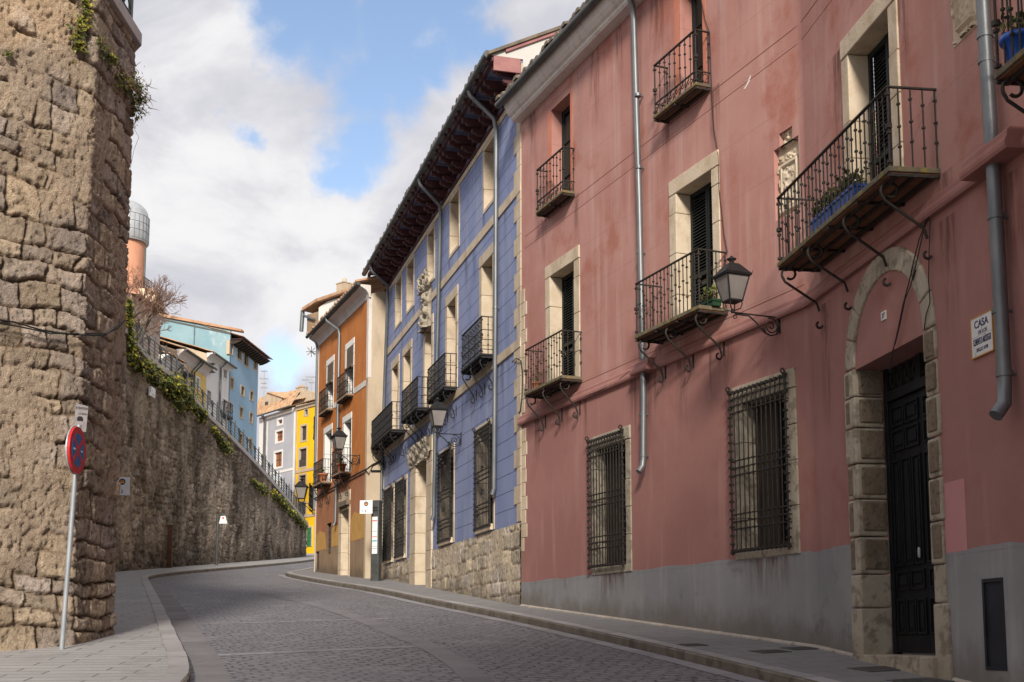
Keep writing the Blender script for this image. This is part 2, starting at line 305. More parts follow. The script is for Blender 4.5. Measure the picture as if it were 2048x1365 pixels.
def tag(o, label, cat=None, group=None, kind=None):
    if label: o['label'] = label
    if cat: o['category'] = cat
    if group: o['group'] = group
    if kind: o['kind'] = kind
    return o
def thing(name, label, cat, loc, group=None):
    o = bpy.data.objects.new(name, None); COL.objects.link(o); o.location = Vector(loc); o.empty_display_size = .2
    return tag(o, label, cat, group)
def struct(name, mb, mat, tint=False): return tag(mb.build(name, mat, tint=tint), None, None, None, 'structure')
def text(name, body, F, u, z, n, size, mat, parent, align='CENTER', sx=1.0):
    c = bpy.data.curves.new(name, 'FONT'); c.body = body; c.size = size; c.align_x = align; c.align_y = 'CENTER'; c.extrude = .0015
    c.offset = size * .018
    c.materials.append(MAT[mat]); tmp = bpy.data.objects.new('tmp', c); COL.objects.link(tmp)
    me = bpy.data.meshes.new_from_object(tmp.evaluated_get(bpy.context.evaluated_depsgraph_get())); bpy.data.objects.remove(tmp)
    o = bpy.data.objects.new(name, me); COL.objects.link(o)
    m = F.M(u, z, n) @ Matrix.Diagonal((sx, 1, 1, 1))
    o.parent = parent; m.translation -= wloc(parent); o.matrix_basis = m
    return o

# ------------------------------------------------------------------ numpy noise for stonework
_rs = np.random.RandomState(5); _tab = _rs.rand(256, 256)
def vnoise(x, y):
    xi = np.floor(x).astype(int); yi = np.floor(y).astype(int); fx = x - xi; fy = y - yi
    fx = fx * fx * (3 - 2 * fx); fy = fy * fy * (3 - 2 * fy)
    a = _tab[xi & 255, yi & 255]; b = _tab[(xi + 1) & 255, yi & 255]; c = _tab[xi & 255, (yi + 1) & 255]; d = _tab[(xi + 1) & 255, (yi + 1) & 255]
    return (a * (1 - fx) + b * fx) * (1 - fy) + (c * (1 - fx) + d * fx) * fy
def fbm(x, y, o=4):
    r = 0; a = .5; t = 0
    for i in range(o): r = r + a * vnoise(x + 17.3 * i, y + 9.1 * i); t += a; a *= .5; x = x * 2.03; y = y * 2.03
    return r / t
def sstep(a, b, x):
    t = np.clip((x - a) / (b - a), 0, 1); return t * t * (3 - 2 * t)
def masonry(U, Z, seed, hr=(.2, .42), wr=(.25, .65), jd=.05, amp=.05, rough=.03, wob=.12, mort=.5, jw=.06, jt=1.0, var=1.0):
    """height of a rubble wall above its face, and a tint for every stone"""
    rs = np.random.RandomState(seed)
    zz = Z + wob * (fbm(U * 1.3 + seed, Z * 1.3) - .5) * 2 * .7 + .04 * (fbm(U * 6, Z * 6 + seed) - .5)
    uu = U + wob * (fbm(U * 1.7 + 40, Z * 1.7 + seed) - .5) * 1.4 + .04 * (fbm(U * 6 + 9, Z * 6) - .5)
    z0, z1 = zz.min() - .5, zz.max() + .5; u0, u1 = uu.min() - 1, uu.max() + 1
    rows = [z0]
    while rows[-1] < z1: rows.append(rows[-1] + rs.uniform(*hr))
    rows = np.array(rows); ri = np.clip(np.searchsorted(rows, zz) - 1, 0, len(rows) - 2)
    dz = np.minimum(zz - rows[ri], rows[ri + 1] - zz)
    dx = np.zeros_like(zz); bid = np.zeros(zz.shape, int)
    for r in range(len(rows) - 1):
        m = ri == r
        if not m.any(): continue
        c = [u0 - rs.uniform(0, .5)]
        while c[-1] < u1: c.append(c[-1] + rs.uniform(*wr))
        c = np.array(c); ci = np.clip(np.searchsorted(c, uu[m]) - 1, 0, len(c) - 2)
        dx[m] = np.minimum(uu[m] - c[ci], c[ci + 1] - uu[m]); bid[m] = r * 977 + ci
    w = jw * (.5 + fbm(U * 3 + 5, Z * 3 + 5))
    # rounded corners
    d = np.minimum(dx, dz); cr = .035
    ex = np.clip(cr - dx, 0, None); ez = np.clip(cr - dz, 0, None); d = np.minimum(d, np.clip(cr - np.sqrt(ex * ex + ez * ez), 0, None) + 0.0)
    d = d + .028 * (fbm(U * 12 + 3, Z * 11 + 8, 4) - .5); s = sstep(0.1, 1.0, d / np.maximum(w, .01))
    h1 = np.modf(np.sin(bid * 12.9898) * 43758.5453)[0] % 1.0; h2 = np.modf(np.sin(bid * 78.233) * 12543.123)[0] % 1.0; h3 = np.modf(np.sin(bid * 3.71 + 2) * 9531.7)[0] % 1.0
    mm = sstep(mort, mort + .12, fbm(U * .9 + seed * 3, Z * .7 + 3, 3))       # mortar smeared over the stones
    gapk = sstep(.35, .6, fbm(U * 2.1 + 70, Z * 2.1 + seed, 3))
    tilt = (h2 - .5) * .5 * (dz / .4) * amp
    pit = sstep(.62, .72, fbm(U * 15 + 31, Z * 15, 3))
    fine = rough * ((fbm(U * 5, Z * 5, 4) - .5) * .5 + (fbm(U * 19 + 7, Z * 19, 4) - .5) * 1.1 + (vnoise(U * 45, Z * 45) - .5) * .9)
    h = (h1 * amp) * s + tilt - jd * (1 - s) * (.3 + .9 * gapk) + fine - .9 * rough * pit
    hm = .55 * amp + 1.15 * fine + rough * .6 * (fbm(U * 3 + 3, Z * 3 + 3, 4) - .5) * 2 - 1.4 * rough * pit
    h = h * (1 - mm) + hm * mm
    br = (.72 + .52 * h2) ** var
    wr_ = np.where(h3 > .82, 1.10, 1.0); 
    tint = np.stack([br * (1 + .06 * (h3 - .5)) * wr_, br * wr_, br * (1 - .22 * (h3 - .5)) * np.where(h3 > .82, 1.12, 1.0)], -1)
    mcol = np.array([1.0, .97, .93]); js = s[..., None]
    tint = tint * js + np.array([.50, .44, .37]) * jt * (1 - js)
    tint = tint * (.80 + .4 * fbm(U * 12, Z * 12, 4))[..., None] * (1 - .35 * pit)[..., None]
    tint = tint * (1 - mm[..., None]) + mcol * (.82 + .3 * fbm(U * 2.5, Z * 2.5, 4))[..., None] * mm[..., None]
    return h, tint
def sheet(name, pos, tint, mat, parent=None):
    """pos, tint: arrays (rows, cols, 3) -> one mesh"""
    r, c, _ = pos.shape; off = wloc(parent) if parent else Vector((0, 0, 0))
    me = bpy.data.meshes.new(name); me.vertices.add(r * c)
    me.vertices.foreach_set('co', (pos - np.array(off)).astype(np.float32).ravel())
    i = np.arange(r * c).reshape(r, c); q = np.stack([i[:-1, :-1], i[:-1, 1:], i[1:, 1:], i[1:, :-1]], -1).reshape(-1, 4)
    me.loops.add(q.size); me.loops.foreach_set('vertex_index', q.ravel().astype(np.int32))
    me.polygons.add(len(q)); me.polygons.foreach_set('loop_start', (np.arange(len(q)) * 4).astype(np.int32))
    try: me.polygons.foreach_set('loop_total', np.full(len(q), 4, np.int32))
    except Exception: pass
    me.update(calc_edges=True); me.validate()
    a = me.color_attributes.new('tint', 'FLOAT_COLOR', 'POINT')
    a.data.foreach_set('color', np.concatenate([tint, np.ones((r, c, 1))], -1).astype(np.float32).ravel())
    me.polygons.foreach_set('use_smooth', [True] * len(me.polygons))
    me.materials.append(MAT[mat]); o = bpy.data.objects.new(name, me); COL.objects.link(o)
    if parent: o.parent = parent
    return o
def resample(path, us):
    """path [(x,y)] -> positions, normals and total at arc lengths us (negative/over clipped)"""
    p = np.array(path, float); s = np.concatenate([[0], np.cumsum(np.hypot(*(p[1:] - p[:-1]).T))])
    return np.stack([np.interp(us, s, p[:, 0]), np.interp(us, s, p[:, 1])], -1), s
def pathnormals(path, us, rad=.06):
    a, s = resample(path, us); k = np.zeros_like(a); nn = 0
    for dlt in np.linspace(-rad, rad, 7): q, _ = resample(path, np.clip(us + dlt, 0, s[-1])); k += q; nn += 1
    k /= nn
    e1, _ = resample(path, np.clip(us + rad, 0, s[-1])); e0, _ = resample(path, np.clip(us - rad, 0, s[-1]))
    t = e1 - e0; t /= np.maximum(np.hypot(t[:, 0], t[:, 1]), 1e-6)[:, None]
    return k, np.stack([t[:, 1], -t[:, 0]], -1)
# ------------------------------------------------------------------ ground, street and pavements
LK = [(-2.9, -30), (-2.9, 6), (-3.05, 10), (-3.2, 12), (-3.41, 13.2), (-3.95, 15.1), (-4.62, 17.2), (-5.62, 20.4), (-7.56, 26.6), (-9.1, 31.4), (-10.46, 35.7), (-11.9, 40.2), (-12.55, 42.3),
      (-12.95, 44.5), (-13.1, 48), (-12.75, 52.85), (-12.15, 58.85), (-11.75, 64), (-11.6, 69), (-11.7, 76), (-11.8, 85), (-11.8, 125)]
RK = [(4.3, -30), (4.2, 2), (3.8, 7), (3.45, 10), (3.07, 12.34), (2.72, 13.56), (2.23, 15.49), (1.32, 18.54), (.17, 22.24), (-1.93, 28.03), (-3.56, 33.12), (-6.2, 39.61), (-7.95, 44.45), (-8.65, 46.8),
      (-8.85, 48.0), (-8.75, 49.2), (-8.85, 52), (-9.0, 57), (-8.0, 66), (-3, 76), (8, 88)]
PINK_A = Fac((.2, 25.3), (3.98, 16.05)); PINK_B = Fac((3.98, 16.05), (5.29, 6.05))
BLUE = Fac((.2 - .285 * 15.9, 41.2), (.2, 25.3)); ORANGE = Fac((-7.77, 48.2), (-4.9, 41.0))
def smooth(path, it=2):
    p = [Vector(q) for q in path]
    for _ in range(it):
        r = [p[0]]
        for a, b in zip(p, p[1:]): r += [a * .75 + b * .25, a * .25 + b * .75]
        p = r + [p[-1]]
    return [(q.x, q.y) for q in p]
LKs, RKs = smooth(LK, 2), smooth(RK, 2)
def flat(mb, pts, dz):
    from mathutils.geometry import tessellate_polygon
    vs = [Vector((x, y, G(y) + dz)) for x, y in pts]
    mb.add(vs, [tuple(t) for t in tessellate_polygon([[Vector((v.x, v.y, 0)) for v in vs]])])
def offs(path, d):
    r = []
    for i, p in enumerate(path):
        a = Vector(path[max(i - 1, 0)]); b = Vector(path[min(i + 1, len(path) - 1)]); t = (b - a).normalized()
        r.append((p[0] + t.y * d, p[1] - t.x * d))
    return r
def ribbon(mb, a, b, dza, dzb=None):
    dzb = dza if dzb is None else dzb
    for i in range(len(a) - 1):
        mb.quad((a[i][0], a[i][1], G(a[i][1]) + dza), (a[i + 1][0], a[i + 1][1], G(a[i + 1][1]) + dza), (b[i + 1][0], b[i + 1][1], G(b[i + 1][1]) + dzb), (b[i][0], b[i][1], G(b[i][1]) + dzb))
mb = MB(); mb.quad((-400, -60, G(-60) - .03), (400, -60, G(-60) - .03), (400, 130, G(130) - .03), (-400, 130, G(130) - .03))
mb.quad((-400, 130, G(130) - .03), (400, 130, G(130) - .03), (900, 1500, 12), (-900, 1500, 12)); struct('ground', mb, 'earth')
mb = MB(); flat(mb, LKs + RKs[::-1], 0.0); struct('cobbled_street', mb, 'cobble')
# granite strip down the middle and channel beside the left kerb, slab by slab
def slabs(mb, path, w, dz, ln, seed):
    rs = random.Random(seed); p = np.array(smooth(path, 2)); s = np.concatenate([[0], np.cumsum(np.hypot(*(p[1:] - p[:-1]).T))]); t = 0
    while t < s[-1] - .3:
        e = min(t + rs.uniform(*ln), s[-1]); c = rs.uniform(.88, 1.12); pts = []
        for q in (t + .006, e - .006):
            x, y = np.interp(q, s, p[:, 0]), np.interp(q, s, p[:, 1]); x2, y2 = np.interp(min(q + .05, s[-1]), s, p[:, 0]), np.interp(min(q + .05, s[-1]), s, p[:, 1])
            x1, y1 = np.interp(q - .05, s, p[:, 0]), np.interp(q - .05, s, p[:, 1]); d = Vector((x2 - x1, y2 - y1)).normalized(); ww = w * .5 + rs.uniform(-.008, .008)
            pts.append(((x - d.y * ww, y + d.x * ww), (x + d.y * ww, y - d.x * ww)))
        (a, b), (c2, d2) = pts; cc = (c, c, c * 1.01)
        mb.quad(*[(q[0], q[1], G(q[1]) + dz) for q in (a, b, d2, c2)], tint=cc); t = e
mb = MB(); slabs(mb, [(.15, 8), (-.29, 13.3), (-1, 17), (-1.92, 19.9), (-2.9, 23.4), (-4.5, 28), (-5.95, 31.3), (-6.6, 32.8)], .34, .006, (.5, .95), 1)
mb.t = [(q[0] * .72, q[1] * .71, q[2] * .72) for q in mb.t]; struct('granite_strip', mb, 'granite', tint=True)
mb = MB(); ch = offs(LK, .24); slabs(mb, ch[:14], .38, .006, (.6, 1.1), 2)
mb.t = [(q[0] * .72, q[1] * .71, q[2] * .70) for q in mb.t]
struct('granite_channel', mb, 'granite', tint=True)
mb = MB(); slabs(mb, [(-4.6, 15.9), (-1.2, 17.6)], .26, .004, (.3, .6), 5); slabs(mb, [(-6.7, 21.3), (-2.3, 23.2)], .22, .004, (.3, .6), 6)
struct('granite_cross_strip', mb, 'granite', tint=True)
mb = MB(); slabs(mb, [(q[0], q[1]) for q in offs(RK, -.16)[:15]], .24, .006, (.6, 1.1), 3); struct('granite_edge_strip', mb, 'granite', tint=True)
# kerbs (a real 12 cm step) and raised pavements
def kerb(name, edge, side):
    mb = MB(); inn = offs(edge, side * .24); b1 = offs(edge, side * .02)
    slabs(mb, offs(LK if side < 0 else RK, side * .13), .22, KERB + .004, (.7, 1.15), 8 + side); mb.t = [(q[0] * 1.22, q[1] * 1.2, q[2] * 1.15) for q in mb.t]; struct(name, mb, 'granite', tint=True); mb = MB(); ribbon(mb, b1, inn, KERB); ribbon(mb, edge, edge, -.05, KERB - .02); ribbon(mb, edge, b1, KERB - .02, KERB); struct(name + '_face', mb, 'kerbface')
    return inn
LI = kerb('kerb', LKs, -1); RI = kerb('kerb', RKs, 1)
mb = MB(); flat(mb, LI + [(-40, 125), (-40, -30)], KERB - .006); struct('pavement', mb, 'paving')
mb = MB(); flat(mb, RI + [(30, 88), (30, -30)], KERB - .006); struct('pavement', mb, 'paving2')

def cover(px, py, w, d, label, nm='drain_cover'):
    a, b, c = ray(px, py); t = (KERB - EYE) / (c - SLOPE * b); x, y = a * t, b * t; h = radians(22)
    mb = MB(); ex = Vector((cos(h), -sin(h) * 0 + 0, 0)); e1 = Vector((-sin(h), cos(h), SLOPE * cos(h))); e2 = Vector((cos(h), sin(h), SLOPE * sin(h)))
    o = Vector((x, y, G(y) + KERB)); up = Vector((0, 0, 1))
    mb.box8([o - e1 * d - e2 * w - up * .03, o - e1 * d + e2 * w - up * .03, o + e1 * d + e2 * w - up * .03, o + e1 * d - e2 * w - up * .03, o - e1 * d - e2 * w + up * .004, o - e1 * d + e2 * w + up * .004, o + e1 * d + e2 * w + up * .004, o + e1 * d - e2 * w + up * .004])
    for i in range(-2, 3):
        q = o + e1 * (i * d * .36)
        mb.box8([q - e1 * d * .08 - e2 * w * .85, q - e1 * d * .08 + e2 * w * .85, q + e1 * d * .08 + e2 * w * .85, q + e1 * d * .08 - e2 * w * .85] + [v + up * .007 for v in (q - e1 * d * .08 - e2 * w * .85, q - e1 * d * .08 + e2 * w * .85, q + e1 * d * .08 + e2 * w * .85, q + e1 * d * .08 - e2 * w * .85)])
    tag(mb.build(nm, 'cover'), label, 'drain cover', 'covers set in the right pavement')
cover(1755, 1338, .26, .2, 'dark rectangular metal cover in the pavement before the black arched door')
cover(1600, 1297, .2, .16, 'thin metal cover tight against the foot of the grey plinth')
cover(1540, 1303, .22, .16, 'flat metal cover in mid pavement below the larger barred window')
cover(1385, 1290, .16, .14, 'small round-cornered metal cover in the pavement between the two barred windows of the pink house')
cover(1840, 1362, .28, .18, 'metal cover beside the stone doorstep at the bottom edge of the photo')

# ------------------------------------------------------------------ facade kit
def wall(mb, F, u0, u1, z0, z1, holes, dep=.25):
    us = sorted({u0, u1} | {h[0] for h in holes} | {h[1] for h in holes}); zs = sorted({z0, z1} | {h[2] for h in holes} | {h[3] for h in holes})
    us = [u for u in us if u0 <= u <= u1]; zs = [z for z in zs if z0 <= z <= z1]
    for a, b in zip(us, us[1:]):
        for c, d in zip(zs, zs[1:]):
            m, k = (a + b) / 2, (c + d) / 2
            if any(h[0] < m < h[1] and h[2] < k < h[3] for h in holes): continue
            mb.quad(F.P(a, c), F.P(b, c), F.P(b, d), F.P(a, d))
    for h in holes:
        dd = h[4] if len(h) > 4 else dep; a, b, c, d = h[:4]
        if not dd: continue
        mb.quad(F.P(a, c), F.P(a, d), F.P(a, d, -dd), F.P(a, c, -dd)); mb.quad(F.P(b, c), F.P(b, c, -dd), F.P(b, d, -dd), F.P(b, d))
        mb.quad(F.P(a, d), F.P(b, d), F.P(b, d, -dd), F.P(a, d, -dd)); mb.quad(F.P(a, c), F.P(a, c, -dd), F.P(b, c, -dd), F.P(b, c))
def stains(F, par, spots, mat, n=.0035):
    mb = MB()
    for u, z, w, ln in spots:
        vs = []; t0 = len(mb.v); k, r = 6, 8
        for j in range(r + 1):
            for i in range(k + 1):
                a, b = i / k, j / r; vs.append(F.P(u - w / 2 + w * a + .02 * sin(b * 5 + u), z - ln * b, n))
        mb.add(vs, [(j * (k + 1) + i, j * (k + 1) + i + 1, (j + 1) * (k + 1) + i + 1, (j + 1) * (k + 1) + i) for j in range(r) for i in range(k)])
        for j in range(r + 1):
            for i in range(k + 1): f = (1 - j / r) ** 1.1 * sin(pi * i / k) ** .7; mb.t[t0 + j * (k + 1) + i] = (f, f, f)
    o = mb.build('stain', mat, par, tint=True); o['kind'] = 'stuff'; return o
def surround(F, par, o, i, dep, mat='stone', proud=.02, sill=None, name='window', seed=0):
    """stone frame: o outer (u0,u1,z0,z1), i inner; jambs in courses with thin joints"""
    rs = random.Random(seed); mb = MB()
    mb.fbox(F, o[0], o[1], i[3], o[3], -dep, proud + .006)
    for a, b in ((o[0], i[0]), (i[1], o[1])):
        z = o[2]; top = i[3] - .004
        while z < top - .05:
            e = min(z + rs.uniform(.45, .75), top)
            if top - e < .25: e = top
            k = rs.uniform(-.006, .006); mb.fbox(F, a, b, z, e - .006, -dep, proud + k); z = e
    if i[2] > o[2] + .01: mb.fbox(F, i[0] + .002, i[1] - .002, o[2], i[2], -dep, proud + (sill or 0))
    return mb.build(name, mat, par, bevel=.012)
def louvre(F, par, u0, u1, z0, z1, n, name='shutter', mat='shutter', ang=0.0, pitch=.052, mids=(.38,)):
    mb = MB(); w = .055; t = .035
    mb.fbox(F, u0, u0 + w, z0, z1, n - t, n); mb.fbox(F, u1 - w, u1, z0, z1, n - t, n)
    zs = [z0] + [z0 + (z1 - z0) * k for k in mids] + [z1 - .07]
    for z in zs: mb.fbox(F, u0 + w, u1 - w, z, z + .07, n - t, n - .003)
    z = z0 + .09
    while z < z1 - .1:
        if not any(abs(z - q) < .07 for q in zs):
            a, b = u0 + w, u1 - w
            mb.box8([F.P(a, z, n - .004), F.P(b, z, n - .004), F.P(b, z + .03, n - t), F.P(a, z + .03, n - t), F.P(a, z + .008, n - .004), F.P(b, z + .008, n - .004), F.P(b, z + .038, n - t), F.P(a, z + .038, n - t)])
        z += pitch
    return mb.build(name, mat, par)
def pane(F, par, u0, u1, z0, z1, n, name='glass', mat='glass'):
    mb = MB(); mb.fbox(F, u0, u1, z0, z1, n - .03, n); return mb.build(name, mat, par)
def sash(F, par, u0, u1, z0, z1, n, cols=2, rows=3, mat='windowdark', name='frame', w=.05, gl=True, curtain=None):
    mb = MB(); mb.fbox(F, u0, u0 + w, z0, z1, n - .05, n); mb.fbox(F, u1 - w, u1, z0, z1, n - .05, n)
    mb.fbox(F, u0 + w, u1 - w, z0, z0 + w, n - .05, n - .002); mb.fbox(F, u0 + w, u1 - w, z1 - w, z1, n - .05, n - .002)
    for i in range(1, cols):
        c = u0 + (u1 - u0) * i / cols; mb.fbox(F, c - w * .5, c + w * .5, z0 + w, z1 - w, n - .045, n + .004)
    for j in range(1, rows):
        c = z0 + (z1 - z0) * j / rows; mb.fbox(F, u0 + w, u1 - w, c - .015, c + .015, n - .04, n - .008)
    o = mb.build(name, mat, par)
    pane(F, par, u0 + .01, u1 - .01, z0 + .01, z1 - .01, n - .06)
    if curtain: pane(F, par, u0 + w, u0 + (u1 - u0) * curtain, z0 + w, z1 - w, n - .05, 'curtain', 'curtain')
    return o
def collar(mb, F, u, z, n, r=.016, h=.022):
    mb.fbox(F, u - r, u + r, z - h / 2, z + h / 2, n - r, n + r)
def railing(F, par, u0, u1, z, p, h, step, mat='rustiron', rb=.009, collars=(.25, .5, .78), rails=(), scroll=0, n0=0.0, side_step=None, n0l=None):
    mb = MB(); e = .03; a, b, q = u0 + e, u1 - e, p - e; n0l = n0 if n0l is None else n0l
    mb.fbox(F, a - .018, b + .018, z + h - .018, z + h, q - .018, q + .018)
    mb.fbox(F, a - .016, a + .016, z + h - .019, z + h - .001, n0l, q - .019); mb.fbox(F, b - .016, b + .016, z + h - .019, z + h - .001, n0, q - .019)
    for f in rails:
        zz = z + h * f; mb.fbox(F, a, b, zz - .008, zz + .008, q - .011, q + .011); mb.fbox(F, a - .01, a + .01, zz - .007, zz + .007, n0l, q - .012); mb.fbox(F, b - .01, b + .01, zz - .007, zz + .007, n0, q - .012)
    def bar(u, n, k, post=False):
        r = .013 if post else rb
        mb.tube([F.P(u, z - .02, n), F.P(u, z + h - .015, n)], r, 6, False)
        if post:
            for f, rr, hh in ((.06, .03, .03), (.5, .034, .05), (.42, .026, .03), (.9, .028, .03)): collar(mb, F, u, z + h * f, n, rr * .8, hh)
        else:
            for i, f in enumerate(collars):
                collar(mb, F, u, z + h * (f + (.07 if k % 2 else 0)), n)
    nb = max(2, round((b - a) / step))
    for i in range(nb + 1): bar(a + (b - a) * i / nb, q, i, i in (0, nb))
    ns = max(1, round((q - n0) / (side_step or step * 1.2)))
    for i in range(ns):
        f = i / ns
        bar(b, n0 + (q - n0) * f + .02, i + 1); bar(a, n0l + (q - n0l) * f + .02, i)
    if scroll:
        zz = z + scroll
        mb.fbox(F, a, b, zz - .01, zz + .01, q - .012, q + .012); mb.fbox(F, b - .01, b + .01, zz - .01, zz + .01, 0, q - .013); mb.fbox(F, a - .01, a + .01, zz - .01, zz + .01, 0, q - .013)
        k = max(2, round((b - a) / .2))
        for i in range(k):
            c = a + (b - a) * (i + .5) / k
            for sg in (-1, 1):
                pts = [F.P(c + sg * (.045 - .04 * cos(w) * (1 - w / 9)), z + scroll * .5 + sg * .05 * sin(w) * (1 - w / 9), q) for w in np.linspace(0, 6.5, 16)]
                mb.tube(pts, .007, 5)
            mb.tube([F.P(c - .09, z, q), F.P(c + .09, z + scroll, q)], .007, 5)
        for c in (p * .3, p * .7):
            pts = [F.P(b, z + scroll * .5 + .07 * sin(w), c + .05 * cos(w)) for w in np.linspace(0, 6.3, 12)]; mb.tube(pts, .007, 5)
    for u in (a, b):          # short tie bars back to the wall at rail height
        mb.tube([F.P(u, z + h - .01, 0), F.P(u, z + h - .01, q)], .008, 5)
    return mb.build('railing', mat, par)
def bracket(F, par, u, z, p, drop, mat='rustiron', r=.0165, R=.095, foot=True):
    """wrought S bracket: scroll under the slab edge, straight stay, hook at the wall"""
    mb = MB(); c = (p - R - .02, z - R - .01); pts = []
    for w in np.linspace(radians(-160), radians(130), 20):          # big scroll, unwinding
        k = .42 + .58 * min(1, (w + radians(160)) / radians(200)); pts.append((c[0] + R * k * sin(w), c[1] + R * k * cos(w)))
    pts = pts[::1]
    pts = [(c[0] - (a - c[0]) * 1.0, b) for a, b in pts][::-1]      # opens towards the wall
    end = (.05, z - drop)
    st = [(c[0] + R, c[1]) ]
    big = []
    for w in np.linspace(radians(-40), radians(300), 24):
        k = 1.0 if w < radians(150) else 1.0 - .5 * (w - radians(150)) / radians(150)
        big.append((c[0] + R * k * cos(w), c[1] + R * k * sin(w)))
    pts = big[::-1] + [(c[0] + R * .55, c[1] - R * 1.05), (.09, z - drop + .13), (.055, z - drop + .02)]
    mb.tube([F.P(u, b, a) for a, b in pts], r, 6)
    if foot:
        hk = [(.055, z - drop + .02)] + [(.055 + .045 * (1 - cos(w)), z - drop - .02 - .045 * sin(w)) for w in np.linspace(.2, 4.6, 14)]
        mb.tube([F.P(u, b, a) for a, b in hk], r * .95, 6)
        mb.fbox(F, u - .014, u + .014, z - drop + .0, z - drop + .26, .0, .016)
    else:
        hk = [(.02 + .04 * (1 - cos(w)), z - drop - .16 - .04 * sin(w)) for w in np.linspace(.2, 4.4, 12)]; mb.tube([F.P(u, b, a) for a, b in hk], r * .95, 6)
    return mb.build('bracket', mat, par)
def balcony(F, par, u0, u1, z, p, h, step, br=(), drop=.55, mat='rustiron', slabmat='slab', t=.06, collars=(.25, .5, .78), rails=(), scroll=0, rb=.009, foot=True, n0=0.0, beams=3, R=.095, n0l=None, soff='brick'):
    mb = MB(); mb.fbox(F, u0, u1, z - t, z, n0 - .02, p)
    o = mb.build('balcony', slabmat, par, bevel=.008)
    mb = MB(); mb.fbox(F, u0 + .02, u1 - .02, z - t - .012, z - t - .001, n0, p - .03); mb.build('soffit', soff, o)
    mb = MB()
    for i in range(beams):
        c = n0 + (p - .02 - n0) * (i + .5) / beams; mb.fbox(F, u0 + .01, u1 - .01, z - t - .05, z - t - .013, c - .018, c + .018)
    k = max(2, round((u1 - u0) / .8))
    for i in range(k + 1):
        c = u0 + .03 + (u1 - u0 - .06) * i / k; mb.fbox(F, c - .016, c + .016, z - t - .045, z - t - .014, n0, p - .01)
    mb.build('beam', mat, o)
    railing(F, o, u0, u1, z, p, h, step, mat, rb, collars, rails, scroll, n0, n0l=n0l)
    for u in br: bracket(F, o, u, z - t - .02, p, drop, mat, foot=foot, R=R)
    return o
def grille(F, par, u0, u1, z0, z1, n=.09, nv=12, groups=(.08, .47, .80), gs=.045, mat='rustiron', nails=True, rb=.011, scrolls=()):
    mb = MB(); H = z1 - z0
    for u in (u0, u1): mb.tube([F.P(u, z0 - .04, n), F.P(u, z1 + .05, n)], .017, 6)
    for z in (z0 + .02, z1 - .02): mb.tube([F.P(u0, z, n), F.P(u1, z, n)], .017, 6)
    for i in range(1, nv): mb.tube([F.P(u0 + (u1 - u0) * i / nv, z0, n), F.P(u0 + (u1 - u0) * i / nv, z1, n)], rb, 5, False)
    for g in groups:
        for j in (-1, 0, 1):
            z = z1 - H * (g + j * gs) - .03; mb.tube([F.P(u0, z, n + .004), F.P(u1, z, n + .004)], rb * .95, 5)
            for u in (u0 + .01, u1 - .01): mb.tube([F.P(u, z, -.02), F.P(u, z, n)], .009, 5)
            for i in range(1, nv): mb.fbox(F, u0 + (u1 - u0) * i / nv - .016, u0 + (u1 - u0) * i / nv + .016, z - .014, z + .014, n - .012, n + .02)
    if nails:
        k = int(H / .12)
        for i in range(k + 1):
            for u in (u0, u1): collar(mb, F, u, z0 + H * i / k, n, .027, .03)
        k = int((u1 - u0) / .1)
        for i in range(k + 1):
            for z in (z0 + .02, z1 - .02): collar(mb, F, u0 + (u1 - u0) * i / k, z, n, .022, .05)
        for u in (u0, u1):
            pts = [F.P(u, z1 + .05 + .03 * sin(w), n + .03 * (1 - cos(w))) for w in np.linspace(0, 5, 10)]; mb.tube(pts, .013, 5)
    for (cu, cz, r) in scrolls:
        for sg in (-1, 1):
            pts = [F.P(cu + sg * (r + r * (1 - w / 12) * cos(w)) * .9, cz + r * (1 - w / 12) * sin(w), n + .01) for w in np.linspace(0, 9, 26)]; mb.tube(pts, .007, 5)
    return mb.build('grille', mat, par)
def downpipe(F, par, pts, r, mat='zinc', collars=()):
    """pts: (u,z,n)"""
    mb = MB(); mb.tube([F.P(u, z, n) for u, z, n in pts], r, 12)
    for k in collars:
        u, z, n = k; mb.tube([F.P(u, z - .025, n), F.P(u, z + .025, n)], r * 1.16, 12); mb.fbox(F, u - .012, u + .012, z - .012, z + .012, 0, n - r)
    return mb.build('downpipe', mat, par)
def tiles(F, par, u0, u1, z, n, depth, rise, step=.2, mat='olddarktile', r=.085, seed=1):
    rs = random.Random(seed); mb = MB(); k = int((u1 - u0) / step)
    mb.quad(F.P(u0, z, n), F.P(u1, z, n), F.P(u1, z + rise, n - depth), F.P(u0, z + rise, n - depth))
    for i in range(k):
        u = u0 + step * (i + .5) + rs.uniform(-.012, .012); dz = rs.uniform(-.012, .012); a = n + rs.uniform(-.03, .05); vs = []
        for q, (nn, zz) in enumerate(((a, z + dz), (n - depth, z + rise))):
            for w in np.linspace(0, pi, 7): vs.append(F.P(u + (r + .01 * (1 - q)) * cos(w), zz + r * sin(w) + .004, nn))
        mb.add(vs, [(j, j + 1, 8 + j, 7 + j) for j in range(6)], True); mb.add(vs[:7], ((0, 1, 2, 3, 4, 5, 6),))
    return mb.build('roof', mat, par)
def relief(F, par, u0, u1, z0, z1, n, fn, mat='stone', res=.02, name='coat_of_arms'):
    us = np.arange(u0, u1 + 1e-6, res); zs = np.arange(z0, z1 + 1e-6, res); U, Z = np.meshgrid(us, zs); h = fn((U - u0) / (u1 - u0), (Z - z0) / (z1 - z0), U, Z)
    X = F.o.x + F.d.x * U + F.n.x * (n + h); Y = F.o.y + F.d.y * U + F.n.y * (n + h)
    return sheet(name, np.stack([X, Y, Z], -1), np.ones(U.shape + (3,)), mat, par)
